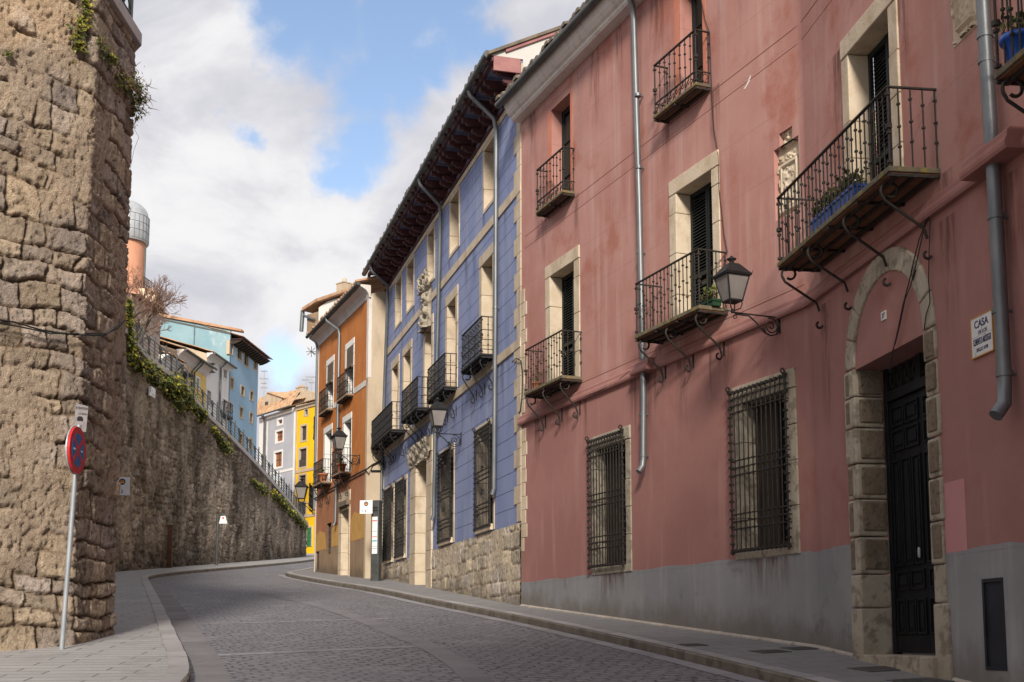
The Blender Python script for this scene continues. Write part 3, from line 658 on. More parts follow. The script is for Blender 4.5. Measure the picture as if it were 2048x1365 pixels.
def carve(a, b, U, Z):
    x = abs(a - .5) * 2; d = np.maximum(x / .62, abs(b - .42) / .34); fr = sstep(1.0, .96, d) - sstep(.84, .80, d); inn = sstep(.80, .78, d)
    cur = sstep(.50, .60, fbm(U * 13, Z * 13, 3)) * sstep(1.02, 1.08, d) * sstep(1.0, .93, x)
    quart = sstep(.03, .02, abs(b - .42)) * inn; lio = sstep(.52, .6, fbm(U * 22, Z * 22, 2)) * inn
    return .055 * fr + .025 * inn + .012 * quart + .018 * lio + .045 * cur
def lamp(F, u, z, reach, label, mat='iron', s=1.0, group='lantern street lamps on iron wall brackets', spin=0.0, lift=0.0):
    root = thing('street_lamp', label, 'street lamp', F.P(u, z, 0), group)
    mb = MB(); mb.fbox(F, u - .02, u + .02, z - .26 * s, z + .06 * s, 0, .018)
    mb.tube([F.P(u, z, .01), F.P(u, z, reach)], .013 * s, 6)
    c = (.17 * s, z - .16 * s)
    for i in range(1):
        pts = [(c[0] + .14 * s * (1 - w / 13) * cos(w + 1.2), c[1] + .14 * s * (1 - w / 13) * sin(w + 1.2)) for w in np.linspace(0, 11, 40)][::-1]
        mb.tube([F.P(u, b, a) for a, b in pts], .010 * s, 6)
    pts = [(.02, z - .10 * s), (.06 * s, z - .28 * s), (.18 * s, z - .315 * s), (.30 * s, z - .27 * s), (.45 * s, z - .12 * s), (.58 * s, z - .03 * s), (reach - .04, z - .02)]
    mb.tube([F.P(u, b, a) for a, b in pts], .013 * s, 6)
    mb.tube([F.P(u, z - .2 * s, .34 * s), F.P(u, z - .27 * s, .28 * s)], .024 * s, 6)
    pts = [(reach - .03 + .05 * s * (1 - w / 10) * cos(w + 1.6), z - .06 * s + .05 * s * (1 - w / 10) * sin(w + 1.6)) for w in np.linspace(0, 8, 24)]
    mb.tube([F.P(u, b, a) for a, b in pts], .008 * s, 5)
    mb.build('arm', mat, root)
    b0 = F.P(u, z + .02, reach); cx = Vector((b0.x, b0.y, 0)); Rz = Matrix.Rotation(atan2(F.d.y, F.d.x) + spin, 3, 'Z')
    def q(x, y, zz): v = Rz @ Vector((x * s, y * s, 0)); return Vector((cx.x + v.x, cx.y + v.y, b0.z + zz * s))
    def ring(w, zz): return [q(-w, -w, zz), q(w, -w, zz), q(w, w, zz), q(-w, w, zz)]
    mb = MB()                                   # basket feet, frame bars, hood and finial in one lantern body
    for sx in (-1, 1):
        for sy in (-1, 1):
            mb.tube([q(sx * .02, sy * .02, .0), q(sx * .09, sy * .09, .03), q(sx * .11, sy * .11, .10), q(sx * .10, sy * .10, .16)], .010 * s, 5)
            mb.tube([q(sx * .115, sy * .115, .16), q(sx * .20, sy * .20, .56)], .013 * s, 5)
    mb.lathe(q(0, 0, -.03), [(.03 * s, 0), (.035 * s, .03 * s), (.02 * s, .06 * s)], 8)
    mb.box8(ring(.125, .145) + ring(.125, .17)); mb.box8(ring(.225, .55) + ring(.235, .585)); mb.box8(ring(.225, .586) + ring(.115, .73)); mb.box8(ring(.115, .731) + ring(.085, .765))
    mb.lathe(q(0, 0, .765), [(.045 * s, 0), (.035 * s, .05 * s), (.075 * s, .075 * s), (.08 * s, .09 * s), (.03 * s, .115 * s), (.012 * s, .14 * s)], 10)
    for sx in (-1, 1):
        for sy in (-1, 1): mb.tube([q(sx * .225, sy * .225, .58), q(sx * .24, sy * .24, .63)], .009 * s, 5, r1=.003)
    o = mb.build('lantern', mat, root)
    mb = MB(); mb.box8(ring(.11, .172) + ring(.192, .548)); mb.build('glass', 'lampglass', o)
    return root
def pot(c, r, h, label, mat='terracotta', plant='leaf', cat='flower pot', dry=False, group=None, box=None, lush=1.0):
    root = thing('flower_pot', label, cat, c, group); mb = MB()
    if box:
        F, w = box; mb.fbox(F, w[0], w[1], c[2], c[2] + h, w[2], w[3])
        mb.fbox(F, w[0] - .015, w[1] + .015, c[2] + h - .03, c[2] + h + .004, w[2] - .015, w[3] + .015)
    else: mb.lathe(c, [(r * .7, 0), (r * .95, h * .82), (r * 1.1, h * .83), (r * 1.12, h), (r * .9, h), (r * .85, h * .9)], 16)
    mb.build('pot', mat, root)
    rs = random.Random(int(c[0] * 100) + 3); mb = MB(); tw = MB()
    for i in range(int((90 if box else 40) * lush)):
        if box: F, w = box; b = F.P(rs.uniform(w[0] + .03, w[1] - .03), c[2] + h, rs.uniform(w[2] + .02, w[3] - .02))
        else: b = Vector(c) + Vector((rs.uniform(-.6, .6) * r, rs.uniform(-.6, .6) * r, h))
        t = b + Vector((rs.uniform(-.08, .08), rs.uniform(-.08, .08), rs.uniform(.05, .22)))
        if i % 3 == 0: tw.tube([b - Vector((0, 0, .03)), t], .003, 4)
        leaf(mb, t, rs.uniform(.025, .045), rs, (.7, 1.1), None, .04)
    mb.build('leaves', 'leaf', root, tint=True); tw.build('stems', 'twig', root)
    return root
def leaf(mb, p, s, rs, tr=(.5, 1.3), nrm=None, yel=.25):
    a = Vector((rs.gauss(0, 1), rs.gauss(0, 1), rs.gauss(0, 1)))
    if nrm is not None: a = a * .55 + nrm * 1.1
    a.normalize(); b = a.orthogonal().normalized(); b = Matrix.Rotation(rs.uniform(0, 6.28), 3, a) @ b; c = a.cross(b)
    k = rs.uniform(*tr); tint = (k, k, k)
    if rs.random() < yel: tint = (k * 2.6, k * 1.9, k * .9)
    p = Vector(p)
    mb.add([p - b * s, p + c * s * .75 + a * s * .15 - b * s * .1, p + b * s * 1.1 - a * s * .2, p - c * s * .75 + a * s * .15 - b * s * .1], ((0, 1, 2), (0, 2, 3)), tint=tint)
# ------------------------------------------------------------------ PINK HOUSE
A, B = PINK_A, PINK_B
H = thing('pink_house', 'large pink plastered house with grey plinth and arched stone doorway, nearest on the right', 'house', A.P(5, G(20), 0))
LA, LB = A.L, 12.0
def body(par, fronts, depth, z0, z1, mat, name='rear_wall'):
    """plain rear and side walls closing a house behind its street front (list of ground points left to right)"""
    mb = MB(); a, b = Vector(fronts[0]), Vector(fronts[-1]); t = (b - a).normalized(); n = Vector((t.y, -t.x)); a2, b2 = a - n * depth, b - n * depth
    P = lambda v, z: (v.x, v.y, z)
    mb.quad(P(a, z0), P(a2, z0), P(a2, z1), P(a, z1)); mb.quad(P(a2, z0), P(b2, z0), P(b2, z1), P(a2, z1)); mb.quad(P(b2, z0), P(b, z0), P(b, z1), P(b2, z1))
    return mb.build(name, mat, par)
p2 = lambda F, u, n=0: F.P(u, 0, n).to_2d()
mb = MB(); holes3 = [(1.57, 2.50, 10.12, 12.25, .3), (6.74, 7.46, 10.12, 12.25, .3)]
o2a, i2a = (1.29, 2.89, 6.45, 9.03), (1.53, 2.64, 6.45, 8.78); o2b, i2b = (6.34, 7.86, 6.45, 9.03), (6.57, 7.65, 6.45, 8.78)
wall(mb, A, 0, LA, 6.0, 12.8, holes3 + [o2a + (.05,), o2b + (.05,), (9.3, 9.89, 7.42, 8.46, .10), (9.44, 9.75, 8.46, 8.65, .10)])
big_o, big_i = (1.39, 2.97, 6.45, 9.05), (1.6, 2.74, 6.45, 8.8)
wall(mb, B, 0, LB, 6.0, 12.8, [big_o + (.05,), (6.9, 8.0, 6.45, 8.8)]); mb.build('wall', 'pink', H)
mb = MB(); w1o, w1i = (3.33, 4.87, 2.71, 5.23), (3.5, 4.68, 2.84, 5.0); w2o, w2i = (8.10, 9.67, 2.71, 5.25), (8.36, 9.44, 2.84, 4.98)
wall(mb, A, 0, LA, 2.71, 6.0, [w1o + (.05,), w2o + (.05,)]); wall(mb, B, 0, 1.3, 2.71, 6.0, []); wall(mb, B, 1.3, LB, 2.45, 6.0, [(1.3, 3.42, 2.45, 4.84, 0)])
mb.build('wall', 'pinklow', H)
mb = MB(); wall(mb, A, 0, LA, .4, 2.71, []); wall(mb, B, 0, 1.3, .3, 2.71, []); wall(mb, B, 1.3, LB, -.2, 2.45, [(1.3, 3.42, -.2, 2.45, 0), (4.25, 4.64, 1.29, 2.155, .06)]); mb.build('plinth', 'grey', H)
def fillet(z0, z1, mat, t=.10, n=.0015):
    a, b, c = A.P(LA - t, 0, n), A.P(LA, 0, n), B.P(t, 0, n); pts = [a * (1 - q) ** 2 + b * 2 * q * (1 - q) + c * q * q for q in np.linspace(0, 1, 10)]; mb = MB()
    vs = [(p.x, p.y, z) for z in (z0, z1) for p in pts]; mb.add(vs, [(i, i + 1, 11 + i, 10 + i) for i in range(9)], True); mb.build('rounded_corner', mat, H)
for q in ((2.71, 6.0, 'pinklow'), (6.0, 12.62, 'pink'), (.4, 2.71, 'grey')): fillet(*q)
for F_, a_, b_, z_ in ((A, .02, 3.3, 2.71), (A, 4.89, 8.08, 2.71), (A, 9.69, LA, 2.71), (B, 0, 1.18, 2.71), (B, 3.57, 11, 2.45)):
    k_ = int((b_ - a_) / .09); top_ = [(b_ - (b_ - a_) * i / k_, z_ + random.uniform(.004, .022) + .012 * sin(i * .37)) for i in range(k_ + 1)]
    mb = MB(); mb.poly(F_, [(a_, z_ - .03), (b_, z_ - .03)] + top_, -.01, .002); mb.build('paint_edge', 'grey', H)
for F_, a_, b_ in ((A, 0, LA), (B, 0, 1.15), (B, 3.6, 11)):
    mb = MB()
    for i in range(int((b_ - a_) / .25)):
        u_ = a_ + (b_ - a_) * i / int((b_ - a_) / .25); v_ = u_ + (b_ - a_) / int((b_ - a_) / .25); g0, g1 = G(F_.P(u_, 0).y) + KERB, G(F_.P(v_, 0).y) + KERB; k_ = random.uniform(.02, .06)
        mb.box8([F_.P(u_, g0 - .02, k_), F_.P(v_, g1 - .02, k_), F_.P(v_, g1 - .02, -.01), F_.P(u_, g0 - .02, -.01), F_.P(u_, g0 + .008, k_), F_.P(v_, g1 + .008, k_), F_.P(v_, g1 + .035, .002), F_.P(u_, g0 + .035, .002)])
    mb.build('base_joint', 'dust', H)
ch = A.hit(1494, 166); mb = MB(); mb.poly(A, [(ch[0] - .1, ch[1] - .06), (ch[0] - .02, ch[1] - .03), (ch[0] + .1, ch[1] + .08), (ch[0] + .08, ch[1] + .0), (ch[0] - .04, ch[1] - .07)], -.01, .003); mb.build('plaster_chip', 'white', H)
mb = MB(); mb.fbox(B, 3.56, 4.0, 2.452, 3.17, -.01, .003); mb.build('paint_patch', 'patch', H)
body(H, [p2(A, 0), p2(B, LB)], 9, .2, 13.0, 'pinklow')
mb = MB()
for z, n in ((9.76, .003), (10.02, .004)):
    mb.fbox(A, .2, LA + .001, z, z + .009, -.01, n); mb.fbox(B, -.001, 6.5, z, z + .009, -.01, n)
mb.fbox(A, .3, LA - .01, 6.33, 6.342, -.01, .003); mb.build('seam', M('scored_seam', (.24, .095, .075), None, bump=0), H)
cp = [(-.02, 12.62), (.20, 12.62), (.24, 12.66), (.24, 12.70), (.29, 12.73), (.35, 12.80), (.38, 12.88), (.40, 12.90), (.42, 12.97), (-.02, 12.97)]
mb = MB(); mb.prism(A, cp, .0, LA + .02); mb.prism(B, cp, .03, LB); mb.build('cornice', 'cornice', H)
mb = MB(); mb.tube([A.P(-.12, 12.98, .50), A.P(LA, 12.98, .50), B.P(LB, 12.98, .50)], .075, 10); mb.build('gutter', 'zincdark', H)
tiles(A, H, -.1, LA, 13.06, .53, 6.5, 2.4); tiles(B, H, .02, LB, 13.06, .53, 6.5, 2.4, seed=2)
P1 = [A.hit(x, y, .10)[0] for x, y in ((1268, 60), (1279, 440), (1287, 780), (1286.5, 920))]
downpipe(A, H, [(P1[0] + .35, 12.95, .5), (P1[0] + .3, 12.85, .47), (P1[0] + .06, 12.55, .16), (P1[0] + .02, 12.3, .11), (P1[1], 9, .10), (P1[2], 5.6, .10), (P1[3], 4.55, .10), (P1[3] + .01, 4.42, .12), (P1[3] + .02, 4.32, .2)], .052, 'zinc', [(P1[1], z_, .10) for z_ in (10.9, 9.6, 8.1, 7.2)] + [(P1[3], z_, .10) for z_ in (5.3, 4.6)])
P2 = [B.hit(x, y, .115)[0] for x, y in ((1967, 60), (1992, 440), (2011, 800))]
downpipe(B, H, [(P2[0], 12.9, .45), (P2[0], 12.5, .13), (P2[0], 8.5, .115), (P2[1], 5.6, .115), (P2[2], 3.95, .115), (P2[2] + .02, 3.72, .14), (P2[2] + .04, 3.6, .24)], .066, 'zinc', [(P2[0], 8.4, .115), (P2[0] + .02, 7.3, .115), (P2[0] + .02, 7.05, .115), (P2[1], 5.5, .115), (P2[2] - .02, 4.6, .115), (P2[2], 4.0, .115)])
# string course, stepping out round the two downpipes
prof = lambda k: [(-.02, 6.0), (.06 + k, 6.0), (.075 + k, 6.03), (.075 + k, 6.07), (.05 + k, 6.12), (.045 + k, 6.17), (.02 + k, 6.20), (-.02, 6.20)]
mb = MB()
for u0, u1, k in ((-.06, P1[2] - .3, 0), (P1[2] - .3, P1[2] + .3, .13), (P1[2] + .3, LA + .01, 0)): mb.prism(A, prof(k), u0, u1)
for u0, u1, k in ((-.01, P2[1] - .42, 0), (P2[1] - .42, P2[1] + .42, .16), (P2[1] + .42, LB, 0)): mb.prism(B, prof(k), u0, u1)
mb.build('string_course', 'pinklow', H)
# quoins beside the blue house
mb = MB(); z = 6.24; k = 0
while z < 8.85: mb.fbox(A, -.012, .30 if k % 2 else .19, z, z + .29, -.2, .012); z += .296; k += 1
z = 3.35; ws = [.14, .30, .24, .3, .2, .26, .22, .3, .24]
for k in range(9): mb.fbox(A, -.01, ws[k], z, z + .28, -.2, .010); z += .285
mb.build('quoin', 'stone', H, bevel=.01)
# top floor windows: pink reveals, dark frames
for (u0, u1) in ((1.57, 2.50), (6.74, 7.46)):
    mb = MB()
    for a, b in ((u0 - .16, u0), (u1, u1 + .1)): mb.fbox(A, a, b, 10.1, 12.25, -.01, .004)
    w = mb.build('window', M('orange_painted_band', (.50, .175, .11), (.54, .21, .14), 2, bump=.1), H)
    sash(A, w, u0, u1, 10.12, 12.25, -.24, 2, 3, 'shutter', w=.1, curtain=.0)
    pane(A, w, u0 + .1, u0 + .4, 10.3, 12.1, -.275, 'curtain', 'oldwood')
# first-floor windows: limestone frames, louvred shutters
for F, o, i, sd in ((A, o2a, i2a, 3), (A, o2b, i2b, 5), (B, big_o, big_i, 8)):
    w = surround(F, H, o, i, .32, 'stone', .022, seed=sd); m = (i[0] + i[1]) / 2
    louvre(F, w, i[0] + .01, m - .005, i[2], i[3] - .01, -.24); louvre(F, w, m + .005, i[1] - .01, i[2], i[3] - .01, -.24); pane(F, w, i[0], i[1], i[2], i[3], -.32)
for o, i, g, sd in ((w1o, w1i, (3.36, 4.70, 2.84, 5.16), 11), (w2o, w2i, (8.14, 9.53, 2.81, 5.17), 12)):
    w = surround(A, H, o, i, .34, 'stonegrey', .02, seed=sd)
    grille(A, w, *g, n=.085); sash(A, w, i[0], i[1], i[2], i[3], -.2, 2, 2, 'oldwood', w=.09)
    mb = MB(); mb.fbox(A, i[0] + .09, (i[0] + i[1]) / 2 - .06, i[2] + .08, i[3] - .08, -.235, -.215); mb.build('shutter', 'oldwood', w)
pane(B, H, 6.9, 8.0, 6.45, 8.8, -.2, 'window')
# balconies
balcony(A, H, 1.36, 2.70, 10.15, .26, .88, .17, scroll=.2, t=.05, collars=(.45, .7, .88), beams=2)
balcony(A, H, 6.31, 7.68, 10.15, .28, .88, .17, scroll=.2, t=.05, collars=(.45, .7, .88), beams=2)
balcony(A, H, 1.16, 2.97, 6.45, .43, .87, .125, br=(1.26, 2.05, 2.86), drop=.62)
balcony(A, H, 6.0, 8.03, 6.49, .51, .87, .118, br=(6.12, 7.0, 7.9), drop=.62)
balcony(B, H, .42, 3.80, 6.46, .57, .88, .118, br=(.53, 1.45), drop=.60, foot=False)
# the two stays at the near end of the wide balcony are bare rods with separate hooks
Bb = [o for o in H.children if o.name.startswith('balcony')][-1]
for u in (2.55, 3.55): bracket(B, Bb, u, 6.38, .57, .62, foot=False)
u0 = B.hit(1987.7, 175.7, .57)[0]
balcony(B, H, u0, u0 + 2.0, 6.46, .57, .9, .125, br=(u0 + .1, u0 + 1.8), drop=.6)
# coats of arms set in niches
def crest(F, u0, u1, z0, z1, n, top=None):
    c = relief(F, H, u0 - .02, u1 + .02, z0 - .02, z1 + .02, n, carve, 'stone', .012)
    if top: relief(F, c, top[0] - .02, top[1] + .02, top[2] - .02, top[3] + .02, n, lambda a, b, U, Z: .045 * sstep(.45, .6, fbm(U * 14, Z * 14, 3)) * sstep(1.0, .8, abs(a - .5) * 2), 'stone', .012, 'crown')
crest(A, 9.3, 9.89, 7.42, 8.46, -.08, (9.44, 9.75, 8.46, 8.65))
mb = MB(); mb.fbox(B, 4.2, 4.74, 7.58, 8.5, -.01, .008); c = mb.build('coat_of_arms', 'stone', H); relief(B, c, 4.22, 4.72, 7.6, 8.48, .0, carve, 'stone', .018, 'carving')
# arched doorway
u0, u1, ui0, ui1, zs = 1.20, 3.55, 1.47, 3.29, 4.84; cu = (ui0 + ui1) / 2; ri = (ui1 - ui0) / 2; ro = (u1 - u0) / 2
mb = MB(); k = 9
for i in range(k):
    a0, a1 = pi * i / k + .006, pi * (i + 1) / k - .006; vs = []
    for n in (-.02, .028 + .006 * (i % 2)):
        for r, a in [(ri, a0), (ri, (a0 + a1) / 2), (ri, a1), (ro, a1), (ro, (a0 + a1) / 2), (ro, a0)]: vs.append(B.P(cu + (r if r < 1 or True else r) * cos(a), zs + r * sin(a), n))
    mb.add(vs, [(6, 7, 10, 11), (7, 8, 9, 10), (0, 6, 11, 5), (1, 7, 6, 0), (2, 8, 7, 1), (2, 3, 9, 8), (3, 4, 10, 9), (4, 5, 11, 10)])
for a, b in ((u0, ui0), (ui1, u1)):
    z = .9 if a > 2 else 1.1
    for e in (1.95, 2.35, 2.8, 3.25, 3.68, 4.12, 4.5, zs):
        j_ = random.uniform(-.025, .025); mb.fbox(B, a - (.03 + j_ if a < 2 else 0), b + (0 if a < 2 else .02 + j_), z, e - random.uniform(.004, .016), -.36 + .02 * random.random(), .016 + .022 * random.random()); z = e + random.uniform(-.003, .003)
portal = mb.build('doorway', 'stonegrey', H, bevel=.022)
for z0, z1 in ((2.40, 2.76), (2.86, 3.22), (3.30, 3.63), (3.73, 4.08), (4.17, 4.46), (4.52, 4.80)):
    for q in ((ui0 - .02, ui0 + .022, z0, z1, -.33, -.03), (ui1 + .05, u1 - .01, z0, z1, .0, .046), (u0 + .01, ui0 - .13, z0, z1, .0, .034)):
        mb = MB(); mb.fbox(B, *q); mb.build('rough_block', 'stonebrown', portal, bevel=.02)
mb = MB(); mb.fbox(B, ui0 - .1, ui1 + .1, zs - .02, zs, -.38, .0); mb.fbox(B, 1.3, 3.42, zs - .0, zs + .01, -.38, -.01); mb.build('tympanum', 'pinklow', portal)
D = MB(); D.fbox(B, ui0, ui0 + .09, 1.3, zs, -.42, -.345); D.fbox(B, ui1 - .09, ui1, 1.3, zs, -.42, -.345); zt = B.hit(1763, 812, -.36)[1]
D.fbox(B, ui0 + .09, ui1 - .09, zt, zt + .12, -.42, -.33); D.fbox(B, cu - .06, cu + .06, zt + .12, zs, -.41, -.35); door = D.build('door', 'doorpaint', H, bevel=.006)
for a, b in ((ui0 + .09, cu - .004), (cu + .004, ui1 - .09)):
    mb = MB(); mb.fbox(B, a, b, 1.42, zt - .005, -.42, -.375); w = b - a
    def panel(x0, x1, z0, z1):
        x0, x1 = a + w * x0, a + w * x1
        for p_, q_, r_, s_ in ((x0 - .025, x1 + .025, z0 - .025, z0), (x0 - .025, x1 + .025, z1, z1 + .025), (x0 - .025, x0, z0, z1), (x1, x1 + .025, z0, z1)): mb.fbox(B, p_, q_, r_, s_, -.376, -.352)
        mb.fbox(B, x0 + .04, x1 - .04, z0 + .04, z1 - .04, -.376, -.357)
    hgt = zt - 1.42; f = lambda t: 1.42 + hgt * t
    for x0, x1 in ((.1, .45), (.55, .9)):
        panel(x0, x1, f(.9), f(.965)); panel(x0, x1, f(.80), f(.87)); panel(x0, x1, f(.25), f(.31))
    for x0, x1 in ((.08, .28), (.38, .62), (.72, .92)): panel(x0, x1, f(.345), f(.75)); panel(x0, x1, f(.08), f(.2))
    mb.fbox(B, a, b, 1.425, 1.425 + .19, -.376, -.362)
    lf = mb.build('leaf', 'doorpaint', door, bevel=.004)
mb = MB(); mb.lathe(B.P(cu - .1, 2.55, -.33), [(.012, -.06), (.02, -.04), (.02, .04), (.012, .06)], 8); mb.build('handle', 'steel', door)
pane(B, door, ui0 + .09, ui1 - .09, zt + .12, zs, -.40)
mb = MB()
for i in range(8):
    c = ui0 + .2 + i * .2
    for sg in (-1, 1): mb.tube([B.P(c + sg * .06 * sin(w), zt + .16 + .07 * w, -.375 + .002) for w in np.linspace(0, 6, 14)], .007, 5)
mb.build('grille', 'rustiron', door)
mb = MB(); mb.fbox(B, ui0 - .05, ui1 + .05, .9, 1.40, -.42, .10); mb.build('doorstep', 'stonegrey', H, bevel=.015)
mb = MB(); mb.fbox(B, 4.255, 4.635, 1.295, 2.15, -.06, -.012); hc = mb.build('meter_hatch', 'hatch', H)
mb = MB()
for a, b, c, d in ((4.25, 4.64, 2.12, 2.155), (4.25, 4.64, 1.29, 1.325), (4.25, 4.285, 1.325, 2.12), (4.605, 4.64, 1.325, 2.12)): mb.fbox(B, a, b, c, d, -.06, .006)
mb.build('frame', 'hatch', hc)
rs_ = random.Random(12)
sp_ = [(1.2, 10.08, .3, 1.1), (2.75, 10.08, .3, 1.4), (6.25, 10.08, .3, 1.0), (7.75, 10.08, .35, 1.5), (1.1, 6.38, .3, .38), (5.9, 6.4, .4, .38), (3.6, 12.6, .5, 1.8), (4.6, 12.6, .3, 1.2), (6.0, 12.6, .6, 1.6), (8.6, 12.6, .5, 2.2), (9.3, 12.6, .3, 1.4), (.6, 12.6, .5, 1.3)]
stains(A, H, sp_, 'stainred'); stains(A, H, [(u_, 5.99, rs_.uniform(.2, .6), rs_.uniform(.5, 1.5)) for u_ in (.8, 2.2, 3.1, 5.0, 5.6, 6.6, 7.5, 8.0)] + [(4.1, 2.70, 1.4, .5), (8.9, 2.70, 1.4, .6)], 'stainred')
stains(A, H, [(3.0, 12.55, .4, 2.5), (5.6, 12.5, .4, 2.2), (8.0, 12.5, .5, 2.6)], 'stainpale')
stains(B, H, [(1.2, 9.0, .3, 1.6), (3.1, 9.0, .3, 1.8), (3.9, 6.38, .4, .36), (4.1, 12.5, .5, 3.4), (5.1, 5.9, .5, 1.6), (.6, 5.9, .4, 1.9), (3.9, 5.9, .4, 1.4)], 'stainred'); stains(B, H, [(.8, 11.5, .4, 3), (3.6, 11.5, .5, 3)], 'stainpale')
# signs on the pink house
S = thing('house_plaque', 'white tiled plaque reading CASA DE LOS above the hatch, beside the grey downpipe', 'plaque', B.P(4.5, 4.5, 0))
mb = MB(); mb.fbox(B, 4.305, 4.70, 4.315, 4.695, .0, .02); mb.build('tile_panel', 'ceramic', S)
mb = MB()
for a, b, c, d in ((4.293, 4.712, 4.303, 4.3145), (4.293, 4.712, 4.6955, 4.707), (4.293, 4.3045, 4.3145, 4.6955), (4.7005, 4.712, 4.3145, 4.6955)): mb.fbox(B, a, b, c, d, .0, .024)
mb.build('edging', 'ochretrim', S)
mb = MB(); mb.fbox(B, 4.501, 4.504, 4.56, 4.694, .0, .0212); mb.fbox(B, 4.306, 4.699, 4.505, 4.508, 0, .0212); mb.fbox(B, 4.36, 4.363, 4.316, 4.505, 0, .0212); mb.build('tile_joint', 'paper', S)
text('lettering', 'CASA', B, 4.5, 4.622, .021, .105, 'ink', S); text('lettering', 'DE LOS', B, 4.52, 4.538, .021, .052, 'ink', S)
text('lettering', 'CLEMENTE D ARÓSTEGUI', B, 4.503, 4.452, .021, .088, 'ink', S, sx=.33); text('lettering', 'SIGLO XVII', B, 4.5, 4.37, .021, .05, 'ink', S, sx=.9)
S = thing('number_plate', 'tiny white house number plate reading 37 in the pink arch above the black door', 'number plate', B.P(2.32, 5.27, 0))
mb = MB(); mb.fbox(B, 2.26, 2.385, 5.22, 5.32, 0, .012); mb.build('plate', 'ceramic', S); text('lettering', '37', B, 2.322, 5.268, .013, .085, 'black', S)
lamp(A, 9.33, 6.02, .76, 'large black lantern on an iron scroll bracket beside the middle balcony of the pink house', s=.86)
# pots on the balconies
for (pa, pb, nm) in (((1634, 440), (1674, 420), 'blue planter box at the far end of the wide balcony over the arched door'), ((1678, 410), (1722, 385), 'blue planter box nearest the shuttered window on the wide balcony over the arched door')):
    a, b = B.hit(*pa, .42)[0], B.hit(*pb, .42)[0]
    pot(B.P((a + b) / 2, 6.46, .42), .1, .2, nm, 'bluepot', cat='planter', box=(B, (a, b, .33, .5)), lush=1.4)
a = B.hit(2040, 90, .4)[0]; pot(B.P(a, 6.46, .4), .15, .27, 'round blue pot on the balcony cut by the right edge of the photo', 'bluepot', lush=1.3)
a = A.hit(1425, 606, .2)[0]; pot(A.P(a, 6.49, .2), .1, .1, 'low dark green planting box behind the lantern on the middle balcony', 'greenbox', cat='planter', box=(A, (a - .17, a + .17, .15, .3)), lush=.5)
a = A.hit(1073, 765, .3)[0]; pot(A.P(a, 6.45, .3), .09, .15, 'brown clay pot in the far corner of the small balcony next to the blue house', 'terracotta', lush=.3)
# cables
def cable(label, pts, r=.006, extra=(), nm='cable'):
    mb = MB(); mb.tube(pts, r, 5)
    for e in extra: mb.tube(e, r * .9, 5)
    return tag(mb.build(nm, 'cable'), label, 'cable')
def fh(F, px, n=.02): return [F.P(*F.hit(x, y, n), n) for x, y in px]
cable('thin black cable hanging from the top balcony down past the middle window', fh(A, [(1402, 0), (1410, 40), (1419, 66), (1421, 120), (1424, 200), (1428, 260), (1436, 310), (1438, 380), (1443, 420), (1448, 470), (1455, 505)]))
cable('bundle of black cables drooping over the stone arch of the doorway', fh(B, [(1853, 440), (1838, 480), (1828, 520), (1818, 565), (1806, 610), (1796, 660), (1784, 710), (1779, 745)], .045), .007,
      (fh(B, [(1859, 430), (1845, 470), (1832, 530), (1822, 570), (1810, 600), (1800, 650), (1790, 690)], .05), fh(B, [(1828, 520), (1822, 545), (1826, 560), (1832, 540)], .05)))
cable('single black cable down the right side of the stone arch', fh(B, [(1860, 440), (1858, 510), (1857, 560), (1860, 605), (1852, 630), (1848, 660)], .045))
cable('thin cable sagging along the pink string course', fh(A, [(1265, 738), (1230, 765), (1200, 782), (1172, 792), (1150, 800)], .07), .005)
cable('black cable hooked over the corner quoins between blue house and pink house', fh(A, [(1024, 725), (1033, 717), (1042, 722), (1045, 745), (1044, 790), (1041, 820), (1038, 828)], .05), .012)

# ------------------------------------------------------------------ BLUE HOUSE
F = BLUE; L = F.L
H = thing('blue_house', 'blue house with pale stone bands and maroon eaves between the orange and pink houses', 'house', F.P(8, G(33), 0))
ws3 = [(1.8, 2.75), (3.75, 4.77), (6.92, 7.74), (9.80, 10.75), (13.42, 14.38)]; ds = [(1.36, 2.36), (3.38, 4.42), (6.63, 7.5), (9.53, 10.5), (13.2, 14.2)]; gs = [(.44, 1.85), (2.56, 3.99), (8.85, 10.32), (12.86, 14.27)]
ZB = 7.92
h3 = [(a - .12, b + .12, 11.66, 13.3, .05) for a, b in ws3]; h2 = [(a - .24, b + .24, ZB, 10.7, .05) for a, b in ds]; h1 = [(a - .13, b + .13, 4.0, 6.58, .05) for a, b in gs]; dr = (4.78, 7.86, 2.2, 7.2, .05)
mb = MB(); wall(mb, F, 0, L, 3.95, 13.45, h3 + h2 + h1 + [dr]); mb.build('wall', 'blue', H)
body(H, [p2(F, 0), p2(F, L - .01)], 9, 2, 14.0, 'cream')
# stone plinth of worn blocks, built as one carved sheet
def blocksheet(F, par, u0, u1, z0, z1, n, seed, mat, name, res=.035, **k):
    us = np.arange(u0, u1 + 1e-6, res); zs = np.arange(z0, z1 + 1e-6, res); U, Z = np.meshgrid(us, zs); h, t = masonry(U, Z, seed, **k)
    return sheet(name, np.stack([F.o.x + F.d.x * U + F.n.x * (n + h), F.o.y + F.d.y * U + F.n.y * (n + h), Z], -1), t, mat, par)
for a, b in ((-.05, 4.78), (7.86, L)):
    blocksheet(F, H, a, b, 1.9, 3.97, .015, 21, 'ashlar', 'plinth', hr=(.3, .5), wr=(.35, .8), jd=.018, amp=.028, rough=.016, wob=.09, mort=.55, jw=.022, jt=1.35)
mb = MB()
mb.fbox(F, 0, L, 7.69, 7.89, -.1, .035); mb.fbox(F, 0, L, 11.10, 11.32, -.1, .03); mb.fbox(F, 0, L, 13.30, 13.44, -.1, .03); mb.build('string_course', 'stone', H, bevel=.006)
mb = MB(); z = 3.99; k = 0
